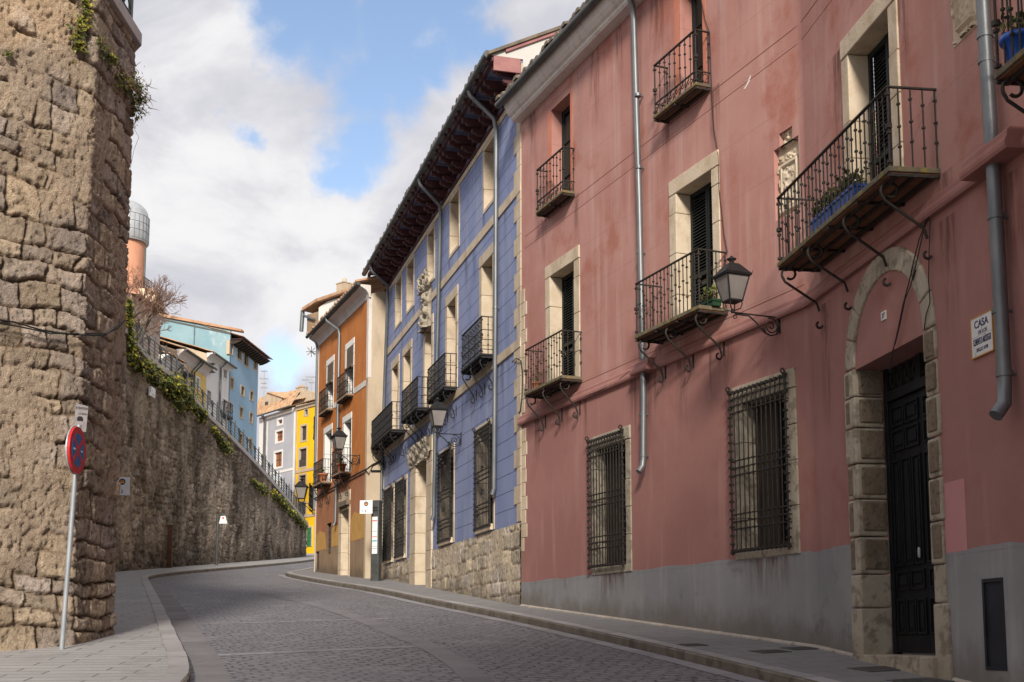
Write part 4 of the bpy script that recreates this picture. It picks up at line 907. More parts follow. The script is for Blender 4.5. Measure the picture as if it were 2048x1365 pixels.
while z < 13.2:
    e = min(z + .385, 13.28); mb.fbox(F, L - (.52 if k % 2 else .30), L + .004, z, e - .006, -.2, .02)
    z = e; k += 1
    if 7.6 < z < 7.7: z = 7.9
    if 11.0 < z < 11.2: z = 11.33
mb.build('quoin', 'stone', H, bevel=.008)
for j, (a, b) in enumerate(ws3):
    w = surround(F, H, (a - .12, b + .12, 11.66, 13.295), (a, b, 11.76, 13.22), .42, 'stone', .018, seed=30 + j); sash(F, w, a, b, 11.76, 13.22, -.36, 2, 2, 'windowdark')
for j, (a, b) in enumerate(ds):
    w = surround(F, H, (a - .24, b + .24, ZB, 10.69), (a, b, ZB, 10.42), .46, 'stone', .02, seed=40 + j); sash(F, w, a, b, ZB, 10.42, -.4, 2, 3, 'windowbrown')
for j, (a, b) in enumerate(gs):
    w = surround(F, H, (a - .13, b + .13, 4.0, 6.57), (a, b, 4.14, 6.42), .32, 'stone', .02, seed=50 + j, sill=.06)
    grille(F, w, a + .01, b - .01, 4.1, 6.45, n=.09, nv=11, mat='iron', scrolls=[((a + b) / 2, 4.1 + 2.35 * q, .09) for q in (.58, .35)]); sash(F, w, a, b, 4.14, 6.42, -.26, 2, 3, 'windowdark')
# doorway with carved lintel
w = surround(F, H, dr[:4], (5.62, 7.12, 2.2, 6.75), .5, 'stone', .05, seed=61, name='doorway')
relief(F, w, 4.85, 7.8, 6.62, 7.2, .06, lambda a, b, U, Z: .09 * b + .05 * sstep(.45, .6, fbm(U * 7, Z * 9, 3)), 'stonegrey', .03, 'carved_lintel')
mb = MB(); mb.fbox(F, 5.62, 7.12, 2.4, 6.75, -.5, -.44)
for c in (5.75, 6.42):
    for z in np.arange(2.7, 6.4, .62): mb.fbox(F, c, c + .55, z, z + .5, -.45, -.42)
mb.build('door', 'oldwood', w); mb = MB(); mb.fbox(F, 5.4, 7.3, 2.2, 3.0, -.5, .06); mb.build('doorstep', 'stonegrey', w, bevel=.01)
relief(F, H, 6.3, 7.55, 10.4, 12.05, .02, lambda a, b, U, Z: (sstep(1.0, .72, abs(a - .5) * 2 * (1.15 - .35 * (b > .7))) * (.07 + .13 * sstep(.40, .62, fbm(U * 6, Z * 6, 4))) * (1 - .55 * sstep(.06, .0, abs(b - .66)))), 'stonegrey', .025)
sp_ = [(a_ - .1, 11.62, .3, .5) for a_, b_ in ws3] + [(b_ + .1, 11.62, .35, .5) for a_, b_ in ws3] + [(a_, 3.999 + .9, .01, .01) for a_, b_ in gs[:1]] + [(u_, 7.66, .4, 1.2) for u_ in (1.0, 4.2, 8.3, 11.2, 12.2, 15.0)] + [(u_, 11.08, .4, 1.0) for u_ in (3.0, 5.4, 8.6, 11.6, 12.4, 15.3)]
stains(F, H, sp_, 'stainblue')
# balconies
for u0, u1, p_, brs in ((.1, 3.95, .5, (.25, 1.7, 2.05, 3.75)), (5.4, 7.75, .47, (5.6, 6.2, 6.85, 7.6)), (8.62, 10.74, .37, (8.75, 9.6, 10.6)), (12.58, 14.52, .37, (12.7, 13.5, 14.38))):
    balcony(F, H, u0, u1, 7.98, p_, .87, .115, br=brs, drop=.66, mat='iron', slabmat='iron', rails=(.12, .38, .64), t=.05, rb=.011, soff='iron', R=.1)
# eaves: timber corbels in two tiers, blue boards above
mb = MB(); mb.fbox(F, -.05, L, 14.0, 14.03, -.3, .66); mb.fbox(F, -.05, L - .06, 13.45, 14.0, -.05, .005); mb.build('soffit', 'blue', H)
def corbel(mb, u, z, p_, hh, w=.075):
    pr = [(-.02, z), (p_ - .14, z), (p_ - .10, z + .02), (p_ - .09, z + .05), (p_ - .03, z + .055), (p_, z + .09), (p_, z + hh), (-.02, z + hh)]
    mb.prism(F, pr, u - w, u + w)
mb = MB(); u = L - .22; k = 0
while u > .1:
    corbel(mb, u, 13.75, .60, .17, .055); corbel(mb, u, 13.52, .36, .15, .05)
    mb.fbox(F, u - .09, u + .09, 13.98, 14.06, .6, .74); u -= .36 if k % 2 else .68; k += 1
corb = mb.build('corbel', 'maroon', H); corb['kind'] = 'stuff'
mb = MB(); mb.fbox(F, -.1, L, 13.945, 14.06, .57, .66); mb.fbox(F, -.1, L, 13.675, 13.735, .0, .12); mb.fbox(F, -.1, L, 13.445, 13.51, .0, .07); mb.build('fascia', 'maroon', H)
gn, gz = .74, 14.12
mb = MB(); mb.tube([F.P(-.35, gz, gn), F.P(L - .05, gz, gn)], .085, 12); mb.build('gutter', 'zincdark', H)
tiles(F, H, -.3, L - .1, gz + .07, gn + .02, 5.5, 5.5 * .40)
mb = MB(); mb.fbox(F, L - .03, L + .02, 13.74, 14.06, .02, .62); mb.build('eave_end_board', 'maroonlight', H)
GB = Fac(F.P(L + .01, 0, .66).to_2d(), F.P(L + .01, 0, -8).to_2d())
g0, g1 = GB.hit(1000, 104), GB.hit(1157, 48); sl_ = (g1[1] - g0[1]) / (g1[0] - g0[0]); zg = lambda u: g0[1] + sl_ * (u - g0[0])
mb = MB(); z0 = 14.07; mb.poly(GB, [(0.0, z0), (.0, zg(0)), (8, zg(8)), (8, 12.6), (.7, 12.6), (.7, z0)], -.25, 0); mb.build('gable', 'offwhite', H)
mb = MB(); mb.poly(GB, [(-.1, zg(-.1) + .01), (8, zg(8) + .01), (8, zg(8) + .08), (-.1, zg(-.1) + .08)], -.3, .09); mb.build('verge', 'olddarktile', H)
mb = MB(); mb.poly(GB, [(0.3, zg(.3) - .07), (8, zg(8) - .07), (8, zg(8) + .008), (0.3, zg(.3) + .008)], -.02, .05); mb.build('verge_board', 'maroonlight', H)
for ut, pts in ((14.75, [(14.75, gz - .02, gn), (14.76, 13.95, .70), (14.78, 13.45, .14), (14.8, 13.2, .09), (14.72, 9, .08), (14.62, 4.9, .08), (14.6, 4.75, .12)]), (8.85, [(9.1, gz - .02, gn), (9.1, 13.9, .70), (9.0, 13.4, .13), (8.95, 13.2, .09), (8.5, 8.6, .08), (8.3, 4.9, .08), (8.28, 4.75, .12)]), (.6, [(1.0, gz - .02, gn), (1.0, 13.85, .7), (.95, 13.4, .13), (.8, 13.1, .1), (.05, 7.9, .09), (-.02, 6.1, .09), (-.02, 5.95, .12)])):
    downpipe(F, H, pts, .055, 'zinc', [(pts[4][0], pts[4][1], pts[4][2])])
lu, lz = F.hit(923, 868, 0); lamp(F, lu, lz - .02, .62, 'lantern on a scroll bracket above the carved doorway of the blue house', s=1.0)

# ------------------------------------------------------------------ ORANGE HOUSE
F = ORANGE; L = F.L
H = thing('orange_house', 'narrow orange house with white window frames, left of the blue house', 'house', F.P(4, G(44), 0))
wn = [(1.72, 2.66, 10.22, 12.05), (4.75, 5.70, 10.22, 12.02), (1.48, 2.55, 7.40, 9.42), (4.5, 5.5, 7.40, 9.35)]
hl = [(a - .26, b + .1, c, d + .24, .04) for a, b, c, d in wn]
mb = MB(); wall(mb, F, 0, L, 7.3, 13.25, hl); mb.build('wall', 'orange', H)
dd = (3.97, 5.6, 3.4, 6.8, .04); gw = (2.0, 2.72, 4.7, 5.87, .12)
mb = MB(); wall(mb, F, 0, L, 4.92, 7.3, [dd, gw]); mb.build('wall', 'terra', H)
mb = MB(); wall(mb, F, 0, L, 3.0, 4.92, [dd, gw, (.2, .75, 4.2, 4.92, .1)]); mb.build('plinth', 'brownplinth', H)
for q in ([(5.75, 4.93), (5.7, 5.7), (6.1, 5.95), (6.7, 5.82), (7.3, 6.0), (7.6, 5.7), (7.65, 4.93)], [(.05, 4.93), (.05, 5.5), (.8, 5.7), (1.7, 5.55), (1.9, 4.93)], [(2.8, 4.93), (2.85, 5.6), (3.4, 5.75), (3.85, 5.6), (3.9, 4.93)]):
    mb = MB(); mb.poly(F, q, -.01, .004); mb.build('bare_patch', 'ochre', H)
pane(F, H, .2, .75, 4.2, 4.92, -.06, 'vent', 'windowdark')
body(H, [p2(F, 0), p2(F, L)], 7.5, 3, 13.25, 'cream', 'side_wall')
mb = MB(); mb.fbox(F, 5.9, L, 10.16, 10.36, -.02, .02); mb.fbox(F, 2.9, 3.95, 10.16, 10.36, -.02, .02); mb.fbox(F, -.005, .12, 4.0, 13.25, -.1, .02); mb.fbox(F, L - .22, L + .02, 10.4, 13.25, -.1, .024); mb.build('trim', 'cornice', H)
for j, (a, b, c, d) in enumerate(wn):
    w = surround(F, H, (a - .26, b + .1, c, d + .235), (a, b, c, d), .28, 'white', .015, seed=70 + j); sash(F, w, a, b, c, d, -.2, 2, 3, 'windowdark', curtain=.45 if j < 2 else None)
    if j < 2:
        mb = MB(); mb.fbox(F, a + .05, b - .02, d - .75, d - .02, .0, .03); mb.tube([F.P(a + .02, d - .78, .05), F.P(b, d - .78, .05)], .06, 8); mb.build('roller_blind', 'blind', w)
for u0, u1, z, p_ in ((1.24, 2.72, 10.2, .24), (4.18, 5.74, 10.2, .24), (1.05, 2.64, 7.42, .37), (4.18, 5.6, 7.42, .39)):
    balcony(F, H, u0, u1, z, p_, .86, .1, br=(u0 + .2, u1 - .2) if z < 9 else (), drop=.7, rails=(.1, .36, .62), t=.06, mat='rustiron', collars=(.5,), beams=2, slabmat='brownplinth', R=.07)
w = surround(F, H, dd[:4], (4.4, 5.45, 3.4, 6.2), .5, 'stone', .03, seed=81, name='doorway')
mb = MB(); mb.fbox(F, 4.2, 5.6, 6.25, 6.42, -.1, .16); mb.fbox(F, 4.3, 5.5, 6.1, 6.245, -.1, .08); mb.build('hood', 'stonebrown', w)
mb = MB(); mb.fbox(F, 4.4, 5.45, 3.5, 6.2, -.42, -.34); mb.build('door', 'whitedoor', w)
sash(F, H, 2.0, 2.72, 4.7, 5.87, -.08, 3, 4, 'windowdark', 'window', w=.04)
cpf = [(-.02, 13.18), (.03, 13.18), (.06, 13.3), (.14, 13.42), (.28, 13.50), (.34, 13.53), (.34, 13.60), (-.02, 13.60)]
mb = MB(); mb.prism(F, cpf, -.25, L + .1); mb.build('cornice', 'cornice', H)
mb = MB(); mb.tube([F.P(-.3, 13.62, .42), F.P(L + .1, 13.62, .42)], .07, 10); mb.build('gutter', 'zincdark', H)
tiles(F, H, -.25, L + .1, 13.69, .44, 4.0, 1.3, mat='tile')
downpipe(F, H, [(3.1, 13.6, .42), (3.1, 13.45, .40), (3.75, 13.0, .1), (3.8, 12.8, .08), (3.75, 9, .08), (3.7, 5.8, .08), (3.7, 5.65, .15)], .055, 'zinc', [(3.77, 11, .08), (3.75, 8.8, .08)])
downpipe(F, H, [(-.02, 13.4, .1), (-.02, 13.1, .05), (-.02, 6.6, .05)], .055, 'zinc', [(-.02, 11, .05), (-.02, 9, .05)])
lu, lz = F.hit(720, 912, 0); lamp(F, lu, lz, .75, 'lantern on a scroll bracket in front of the lower balcony of the orange house', s=1.05)
for px, nm in ((728 - 20, 'terracotta pot on the orange house balcony directly behind the lantern'), (649, 'terracotta pot on the leftmost lower balcony of the orange house')):
    uu = (5.3 if px > 660 else 2.45); pot(F.P(uu, 7.42, .28), .17, .3, nm, 'terracotta', lush=.6)
# end wall towards the viewer and the little white strip of the blue house corner
EW = Fac(F.P(L + .01, 0, .02).to_2d(), F.P(L + .01, 0, -7).to_2d())
mb = MB(); mb.poly(EW, [(0, 2.9), (3, 2.9), (3, 14.4), (.0, 13.3)], -.2, 0); mb.build('end_wall', 'cream', H)
# antenna on the corner
S = thing('tv_antenna', 'star shaped antenna on a short arm off the left corner of the orange house', 'antenna', F.P(0, 12.8, 0))
mb = MB(); c = F.P(-.35, 13.05, .22); mb.tube([F.P(0, 12.85, .05), c], .015, 5); mb.build('arm', 'zincdark', S); mb = MB()
for k in range(8):
    w = k * pi / 4; mb.tube([c, c + Vector((cos(w) * .22, .03 * (-1) ** k, sin(w) * .22))], .012, 4)
mb.build('star', 'zincdark', S)
cable('heavy black cable running along the front of the orange house under the balconies', fh(ORANGE, [(626, 1000), (645, 988), (668, 975), (690, 962), (715, 948), (735, 938)], .06) + fh(EW, [(745, 930), (762, 922)], .05), .03, (fh(EW, [(742, 942), (762, 942)], .05),))
# ------------------------------------------------------------------ houses peeping out behind the orange one
H = thing('plastered_house', 'pale plastered house with a chimney showing above the roof of the orange house', 'house', (-8, 56, G(56)))
K = Fac(at_depth(612, 640, 57).to_2d(), at_depth(690, 640, 55).to_2d())
def kz(px, py): return K.hit(px, py)
mb = MB(); a, b = kz(637, 640)[0], kz(720, 640)[0]; zt = kz(640, 615)[1]; mb.poly(K, [(a, 11), (b, 11), (b, kz(690, 592)[1]), (kz(655, 603)[0], kz(655, 603)[1]), (a, zt)], -5, 0); mb.build('wall', 'white', H)
mb = MB(); mb.poly(K, [(kz(612, 624)[0], kz(612, 624)[1]), (kz(640, 606)[0], kz(640, 606)[1]), (kz(700, 585)[0], kz(700, 585)[1]), (kz(700, 580)[0], kz(700, 580)[1]), (kz(640, 600)[0], kz(640, 600)[1]), (kz(612, 618)[0], kz(612, 618)[1])], -5, .25); mb.build('roof', 'tile', H)
mb = MB(); mb.fbox(K, kz(614, 640)[0], a, kz(614, 668)[1], kz(614, 630)[1], -5, .0); mb.build('eave', 'brownplinth', H)
mb = MB(); mb.tube([K.P(*kz(606, 664), .1), K.P(*kz(609, 622), .1)], .1, 8); mb.tube([K.P(*kz(609, 632), .1), K.P(*kz(632, 640), .1)], .06, 8); mb.build('gutter', 'zinc', H)
mb = MB(); c0, c1 = kz(659, 600)[0], kz(674, 600)[0]; mb.fbox(K, c0, c1, kz(665, 605)[1], kz(665, 564)[1], -.9, -.4); mb.fbox(K, c0 - .03, c1 + .03, kz(665, 564)[1], kz(665, 562)[1], -.93, -.37)
cm = (c0 + c1) / 2; mb.lathe(K.P(cm, kz(665, 562)[1], -.65), [(.11, 0), (.10, .2), (.05, .27)], 10); mb.build('chimney', 'cream', H)
H = thing('balcony_house', 'house hidden behind the orange corner, only its dark balconies sticking out', 'house', (-7.9, 51, G(51)))
K = Fac((-8.25, 55), (-7.78, 48.35)); mb = MB(); wall(mb, K, 0, K.L, 3.5, 12.5, []); mb.build('wall', 'yellowpale', H); body(H, [p2(K, 0), p2(K, K.L)], 5, 3.5, 12.5, 'cream')
balcony(K, H, 1.6, 3.4, 7.2, .62, .9, .12, br=(1.8, 3.2), drop=.6, mat='iron', slabmat='iron', soff='iron', rails=(.15, .5)); balcony(K, H, 1.6, 3.2, 10.1, .5, .9, .12, mat='iron', slabmat='iron', soff='iron')
lamp(K, 5.0, 7.05, .75, 'lantern hanging past the left corner of the orange house, in front of the yellow house', s=1.15)
# ------------------------------------------------------------------ STONE BASTION on the left
TP = [(-24.5, -9.56), (-14.48, 4.45), (-8.9, 12.25), (-5.9, 16.45), (-5.90, 18.2), (-8.2, 21.2), (-12.5, 30)]
SIDE = Fac(TP[3], TP[4]); e = (Vector(TP[3]) - Vector(TP[2])).normalized(); FRONT = Fac(TP[2], TP[3])
zc = SIDE.hit(288, 117)[1]; zc0 = zc
T = thing('stone_bastion', 'tall rough stone bastion with a grey coping, filling the left edge', 'stone wall', (-6.5, 16, G(16)))
us_ = np.cumsum([0] + [hypot(TP[i + 1][0] - TP[i][0], TP[i + 1][1] - TP[i][1]) for i in range(len(TP) - 1)]); uc = us_[3]
us = np.concatenate([np.arange(0, uc - 5.2, .4), np.arange(uc - 5.2, uc - 2.2, .05), np.arange(uc - 2.2, uc + 2.9, .022), np.arange(uc + 2.9, us_[-1], .4)])
ZT = zc
zs = np.concatenate([np.arange(.2, ZT, .026), [ZT]])
base, nor = pathnormals(TP, us, .03); U, Z = np.meshgrid(us, zs)
h, t = masonry(U, Z, 3, hr=(.2, .44), wr=(.26, .68), jd=.065, amp=.045, rough=.021, wob=.20, mort=.54, jw=.032)
flare = .05 * sstep(2.6, 1.0, Z)
pos = np.stack([base[:, 0][None] + nor[:, 0][None] * (h + flare), base[:, 1][None] + nor[:, 1][None] * (h + flare), Z], -1)
# a few stones are whiter, the stones near the top yellower
yk = sstep(6.5, 9.5, Z)[..., None] * sstep(.5, .62, fbm(U * .8 + 2, Z * .8))[..., None]
t = t * (1 - .35 * yk) + t * np.array([1.25, 1.12, .88]) * .35 * yk * 1.5
sheet('masonry', pos, t, 'rubble', T)
mb = MB(); mb.box8([Vector((x, y, z)) for z in (-2, ZT - .1) for x, y in ((-24.4, -9.2), (-6.5, 16.3), (-12.6, 29), (-24.4, 29))]); mb.build('core', 'rubble', T, tint=True)
mb = MB(); C0 = [Vector(p) for p in TP]
def capline(mb, path, z0, z1, n0, n1):
    us2 = np.linspace(0, us_[-1], 2)
    a, b = offs(path, n1), offs(path, n0)
    for i in range(len(path) - 1):
        mb.box8([Vector((a[i][0], a[i][1], z0)), Vector((a[i + 1][0], a[i + 1][1], z0)), Vector((b[i + 1][0], b[i + 1][1], z0)), Vector((b[i][0], b[i][1], z0)),
                 Vector((a[i][0], a[i][1], z1)), Vector((a[i + 1][0], a[i + 1][1], z1)), Vector((b[i + 1][0], b[i + 1][1], z1)), Vector((b[i][0], b[i][1], z1))])
capline(mb, [TP[1], TP[2], TP[3], TP[4], TP[5], TP[6]], ZT, ZT + .20, -.5, .10); mb.build('coping', 'coping', T, bevel=.015)
def fence_post(mb, p, h):
    mb.box(p.x - .03, p.x + .03, p.y - .03, p.y + .03, p.z, p.z + h); mb.lathe(p + Vector((0, 0, h)), [(.045, 0), (.045, .03), (.02, .05), (.04, .09), (.012, .16)], 8)
R_ = thing('iron_railing', 'dark green iron railing with crossed bars on the coping of the near bastion', 'railing', (-6.3, 17.5, ZT))
mb = MB(); pb = MB()
for F, u0, u1, k in ((SIDE, .1, SIDE.L - .35, 2), (FRONT, .6, FRONT.L, 3)):
    for i in range(k + 1): fence_post(pb, F.P(u0 + (u1 - u0) * i / k, ZT + .2, .02), 1.0)
    for i in range(k):
        a, b = u0 + (u1 - u0) * i / k, u0 + (u1 - u0) * (i + 1) / k
        for z in (.12, .55, .92): mb.tube([F.P(a, ZT + .2 + z, .02), F.P(b, ZT + .2 + z, .02)], .016, 6)
        m = (a + b) / 2
        for q in (a, m):
            w = (b - a) / 2; mb.tube([F.P(q, ZT + .34, .02), F.P(q + w, ZT + .76, .02)], .014, 5); mb.tube([F.P(q, ZT + .76, .02), F.P(q + w, ZT + .34, .02)], .014, 5)
        mb.tube([F.P(m, ZT + .3, .02), F.P(m, ZT + 1.13, .02)], .014, 5)
pm = M('dark_green_iron', (.045, .055, .055), (.065, .075, .072), 6, rough=.5, bump=.1, spec=.4)
mb.build('panel', pm, R_); pb.build('post', pm, R_)

# ------------------------------------------------------------------ LONG RETAINING WALL
WP = [(-10.5, 24), (-13.6, 34), (-15.2, 43), (-15.55, 48), (-15.25, 54), (-14.75, 60), (-14.2, 66), (-13.75, 72), (-13.55, 78), (-13.64, 81.5), (-15.2, 83.5)]
def plan_hit(path, px, py, d=0.0):
    a, b, c = ray(px, py); r = Vector((a, b)); best = None
    for i in range(len(path) - 1):
        p, q = Vector(path[i]), Vector(path[i + 1]); e = q - p; den = r.x * e.y - r.y * e.x
        if abs(den) < 1e-9: continue
        t = (p.x * e.y - p.y * e.x) / den; w = ((p.x * r.y - p.y * r.x)) / den
        w = (r.x * p.y - r.y * p.x) / -den if False else w
        k = ((r.x * t - p.x) * e.x + (r.y * t - p.y) * e.y) / e.length_squared
        if t > 0 and -.001 <= k <= 1.001 and (best is None or t < best[0]): best = (t, i, k)
    if best is None: return None
    t, i, k = best; s = sum(hypot(path[j + 1][0] - path[j][0], path[j + 1][1] - path[j][1]) for j in range(i)) + k * hypot(path[i + 1][0] - path[i][0], path[i + 1][1] - path[i][1])
    return s, c * t + EYE, Vector((a * t, b * t, c * t + EYE))
TOPPX = [(257.5, 673), (272, 697), (292, 720), (320, 741), (351, 763), (376.6, 788), (406, 828), (450, 869), (508.5, 930), (560, 988), (600, 1036), (612, 1052)]
tp = [plan_hit(WP, *p) for p in TOPPX]; tp = [q for q in tp if q]
TS = [0, 12] + [q[0] for q in tp] + [tp[-1][0] + 8]; TZ = [tp[0][1] - .6, tp[0][1]] + [q[1] for q in tp] + [tp[-1][1] - .6]
def wtop(s): return np.interp(s, TS, TZ)
WL = sum(hypot(WP[j + 1][0] - WP[j][0], WP[j + 1][1] - WP[j][1]) for j in range(len(WP) - 1))
WT = thing('retaining_wall', 'long curving stained stone retaining wall that steps down towards the yellow house', 'stone wall', (-15, 50, G(50)))
us = np.concatenate([np.arange(0, 17, .5), np.arange(17, WL, .075)]); base, nor = pathnormals(WP, us, .5); bz = SLOPE * base[:, 1]
topz = wtop(us); nz = 150; v = np.linspace(0, 1, nz)[:, None]; Z = (bz - .2)[None] + (topz - bz + .2)[None] * v; U = np.broadcast_to(us[None], Z.shape)
h, t = masonry(U, Z, 9, hr=(.22, .42), wr=(.3, .7), jd=.07, amp=.08, rough=.06, wob=.25, mort=.44, jw=.06, var=1.8)
pos = np.stack([base[:, 0][None] + nor[:, 0][None] * h, base[:, 1][None] + nor[:, 1][None] * h, Z], -1); t = t * (.92 + .35 * (sstep(.45, .65, fbm(U * .35, Z * .06 + 8, 4)))[..., None])
sheet('masonry', pos, t, 'wallstone', WT)
def along(s, z, n=0.0):
    p, _ = resample(WP, np.array([s])); q, m = pathnormals(WP, np.array([s]), .3); return Vector((p[0][0] + m[0][0] * n, p[0][1] + m[0][1] * n, z))
mb = MB(); ss = np.arange(2, WL - 1, .9); rs = random.Random(3)
for a, b in zip(ss, ss[1:]):
    za, zb = wtop(a), wtop(b); b2 = b - .012
    mb.box8([along(a, za - .02, .12), along(b2, zb - .02, .12), along(b2, zb - .02, -.35), along(a, za - .02, -.35), along(a, za + .2, .12), along(b2, zb + .2, .12), along(b2, zb + .2, -.35), along(a, za + .2, -.35)])
mb.build('coping', 'coping', WT, bevel=.01)
R2 = thing('iron_railing', 'dark iron railing with cross-shaped ornaments running down along the top of the long retaining wall', 'railing', along(30, wtop(30)))
mb = MB(); stp = 1.45; ss = np.arange(14, WL - 2.2, stp); k = 0
for a, b in zip(ss, ss[1:]):
    pa, pb = along(a, wtop(a) + .2, -.1), along(b, wtop(b) + .2, -.1); P = lambda f, z: pa.lerp(pb, f) + Vector((0, 0, z))
    for z in (.12, .28, .44, .60, .76, .92): mb.tube([P(0, z), P(1, z)], .02 if z > .8 else .013, 5)
    for z0, z1 in ((.12, .92), (.92, .12)): mb.tube([P(.36, z0), P(.64, z1)], .022, 5)
    mb.tube([P(.5, .05), P(.5, 1.0)], .025, 5)
    for f in (.42, .58): mb.tube([P(f, .2), P(.5, .52), P(f, .85)], .03, 5)
    p = MB(); fence_post(p, pa, 1.02); p.build('post', pm, R2)
mb.build('panel', pm, R2)
# upper street and the hillside it is cut into
mb = MB()
ss = np.arange(0, WL - 1.0, 1.0)
for a, b in zip(ss, ss[1:]):
    mb.quad(along(a, wtop(a) + .02, -.1), along(b, wtop(b) + .02, -.1), along(b, wtop(b) + .02, -.1) + Vector((-40, 0, 0)), along(a, wtop(a) + .02, -.1) + Vector((-40, 0, 0)))
struct('upper_street', mb, 'earth')

# ------------------------------------------------------------------ ivy
def ivy(label, pts, n, size, spread, twigs=40, dense=1.0, yel=.3, hang=.3, tr=(.45, 1.15), group='ivy clumps growing on the walls', nrm=Vector((1, -.4, .3)), twl=.35):
    root = thing('ivy', label, 'ivy', pts[0], group); rs = random.Random(len(label) * 31 + int(pts[0][1] * 10)); mb = MB(); tw = MB(); nrm = nrm.normalized()
    for i in range(int(n * dense)):
        k = rs.random() * (len(pts) - 1); j = int(k); c = Vector(pts[j]).lerp(Vector(pts[min(j + 1, len(pts) - 1)]), k - j)
        sp = spread[j] if isinstance(spread, (list, tuple)) else spread
        r = abs(rs.gauss(0, .55)); w = rs.uniform(0, 2 * pi); t = Vector((-nrm.y, nrm.x, 0)).normalized()
        p = c + t * (sp * r * cos(w)) + Vector((0, 0, sp * r * sin(w) - abs(rs.gauss(0, hang)) * sp)) + nrm * abs(rs.gauss(0, .28)) * min(sp, .7)
        leaf(mb, p, size * rs.uniform(.6, 1.25), rs, tr, nrm + Vector((0, 0, .35)), yel)
    for i in range(twigs):
        k = rs.random() * (len(pts) - 1); j = int(k); c = Vector(pts[j]).lerp(Vector(pts[min(j + 1, len(pts) - 1)]), k - j); sp = spread[j] if isinstance(spread, (list, tuple)) else spread
        q = [c + Vector((rs.gauss(0, .3) * sp, rs.gauss(0, .3) * sp, rs.gauss(0, .4) * sp)) + nrm * .03]
        d = Vector((rs.gauss(0, .5), rs.gauss(0, .5), rs.gauss(-.5, .5))) + nrm * rs.uniform(0, .8)
        for m in range(4): d = d + Vector((rs.gauss(0, .35), rs.gauss(0, .35), rs.gauss(0, .35))); q.append(q[-1] + d.normalized() * twl * sp * .5)
        tw.tube(q, .006 + .004 * size / .06, 4, False, r1=.002)
    mb.build('leaves', 'leaf', root, tint=True)
    if twigs: tw.build('stems', 'twig', root)
    return root
sp = lambda px, py, n=.06: SIDE.P(*SIDE.hit(px, py, n), n); fp = lambda px, py, n=.06: FRONT.P(*FRONT.hit(px, py, n), n); fn = Vector((FRONT.n.x, FRONT.n.y, .1)); sn = Vector((1, -.25, .1))
ivy('yellow green ivy trailing over the top of the near bastion at its corner', [fp(172, -5), fp(168, 25), fp(160, 55), fp(152, 82), fp(160, 90)], 300, .034, .14, 20, nrm=fn, yel=.4, tr=(.5, 1.5))
ivy('tuft of green ivy beside the bastion corner, just under the coping', [sp(196, 80), sp(206, 100), sp(222, 112), sp(226, 125)], 190, .032, .14, 25, nrm=sn, yel=.3, tr=(.5, 1.4))
ivy('tangle of dry creeper stems hanging off the far edge of the bastion', [sp(228, 150), sp(250, 165), sp(268, 175), sp(274, 195), sp(262, 225)], 420, .032, [.2, .26, .28, .25, .18], 170, nrm=Vector((1, .3, .1)), yel=.35, tr=(.4, 1.5), twl=.36)
ivy('small dark green tuft in a joint near the left edge of the bastion', [fp(12, 104), fp(22, 108)], 40, .024, .06, 5, nrm=fn, yel=.1)
def wp(px, py): q = plan_hit(WP, px, py); return along(q[0], q[1], .12)
for lab, px, n, s_, spd in (
        ('ivy column hanging beside the bastion at the start of the long wall', [(252, 600), (250, 640), (256, 690), (262, 715), (275, 735)], 620, .13, [.4, .5, .6, .8, .8]),
        ('dark ivy clump below the first stretch of coping of the long wall', [(280, 725), (297, 745), (310, 760)], 420, .13, [.7, .75, .6]),
        ('largest bright yellow green ivy mass on the long wall', [(318, 760), (335, 772), (352, 785), (368, 800)], 1100, .14, [.7, 1.15, 1.15, .8]),
        ('medium ivy clump on the long wall, right below the largest one', [(376, 805), (392, 822), (402, 835)], 420, .13, [.4, .65, .5]),
        ('dark dry ivy patch on the long wall under the white houses', [(420, 855), (440, 885), (452, 900)], 330, .12, [.4, .75, .7]),
        ('thin trail of ivy on the long wall below the blue tower house', [(500, 962), (513, 972), (530, 985)], 240, .12, [.4, .5, .4]),
        ('ivy patch on the long wall below the grey house', [(540, 985), (556, 1000), (568, 1016)], 360, .13, [.45, .6, .5]),
        ('last ivy clump where the long wall ends by the yellow house', [(575, 1022), (590, 1036), (604, 1052)], 460, .13, [.5, .65, .55])):
    ivy(lab, [wp(*q) for q in px], int(n * 1.5), s_ * .72, [q * .54 for q in spd], 30, yel=.36, tr=(.35, 1.25))
# cable across the bastion
cable('black cable sagging across the front of the stone bastion and round its corner', fh(FRONT, [(-40, 634), (30, 645), (80, 660), (130, 668), (158, 670)], .12) + fh(SIDE, [(170, 670), (205, 672), (238, 655), (250, 640)], .1), .012, (fh(FRONT, [(-40, 640), (40, 654), (100, 667), (158, 668)], .13), fh(SIDE, [(170, 667), (215, 668), (245, 645)], .12)))
cable('thin white wire hanging off the far edge of the bastion against the sky', [sp(268, 258, .1), sp(278, 275, .2), sp(268, 300, .18), sp(262, 330, .1), sp(258, 380, .05)], .003)

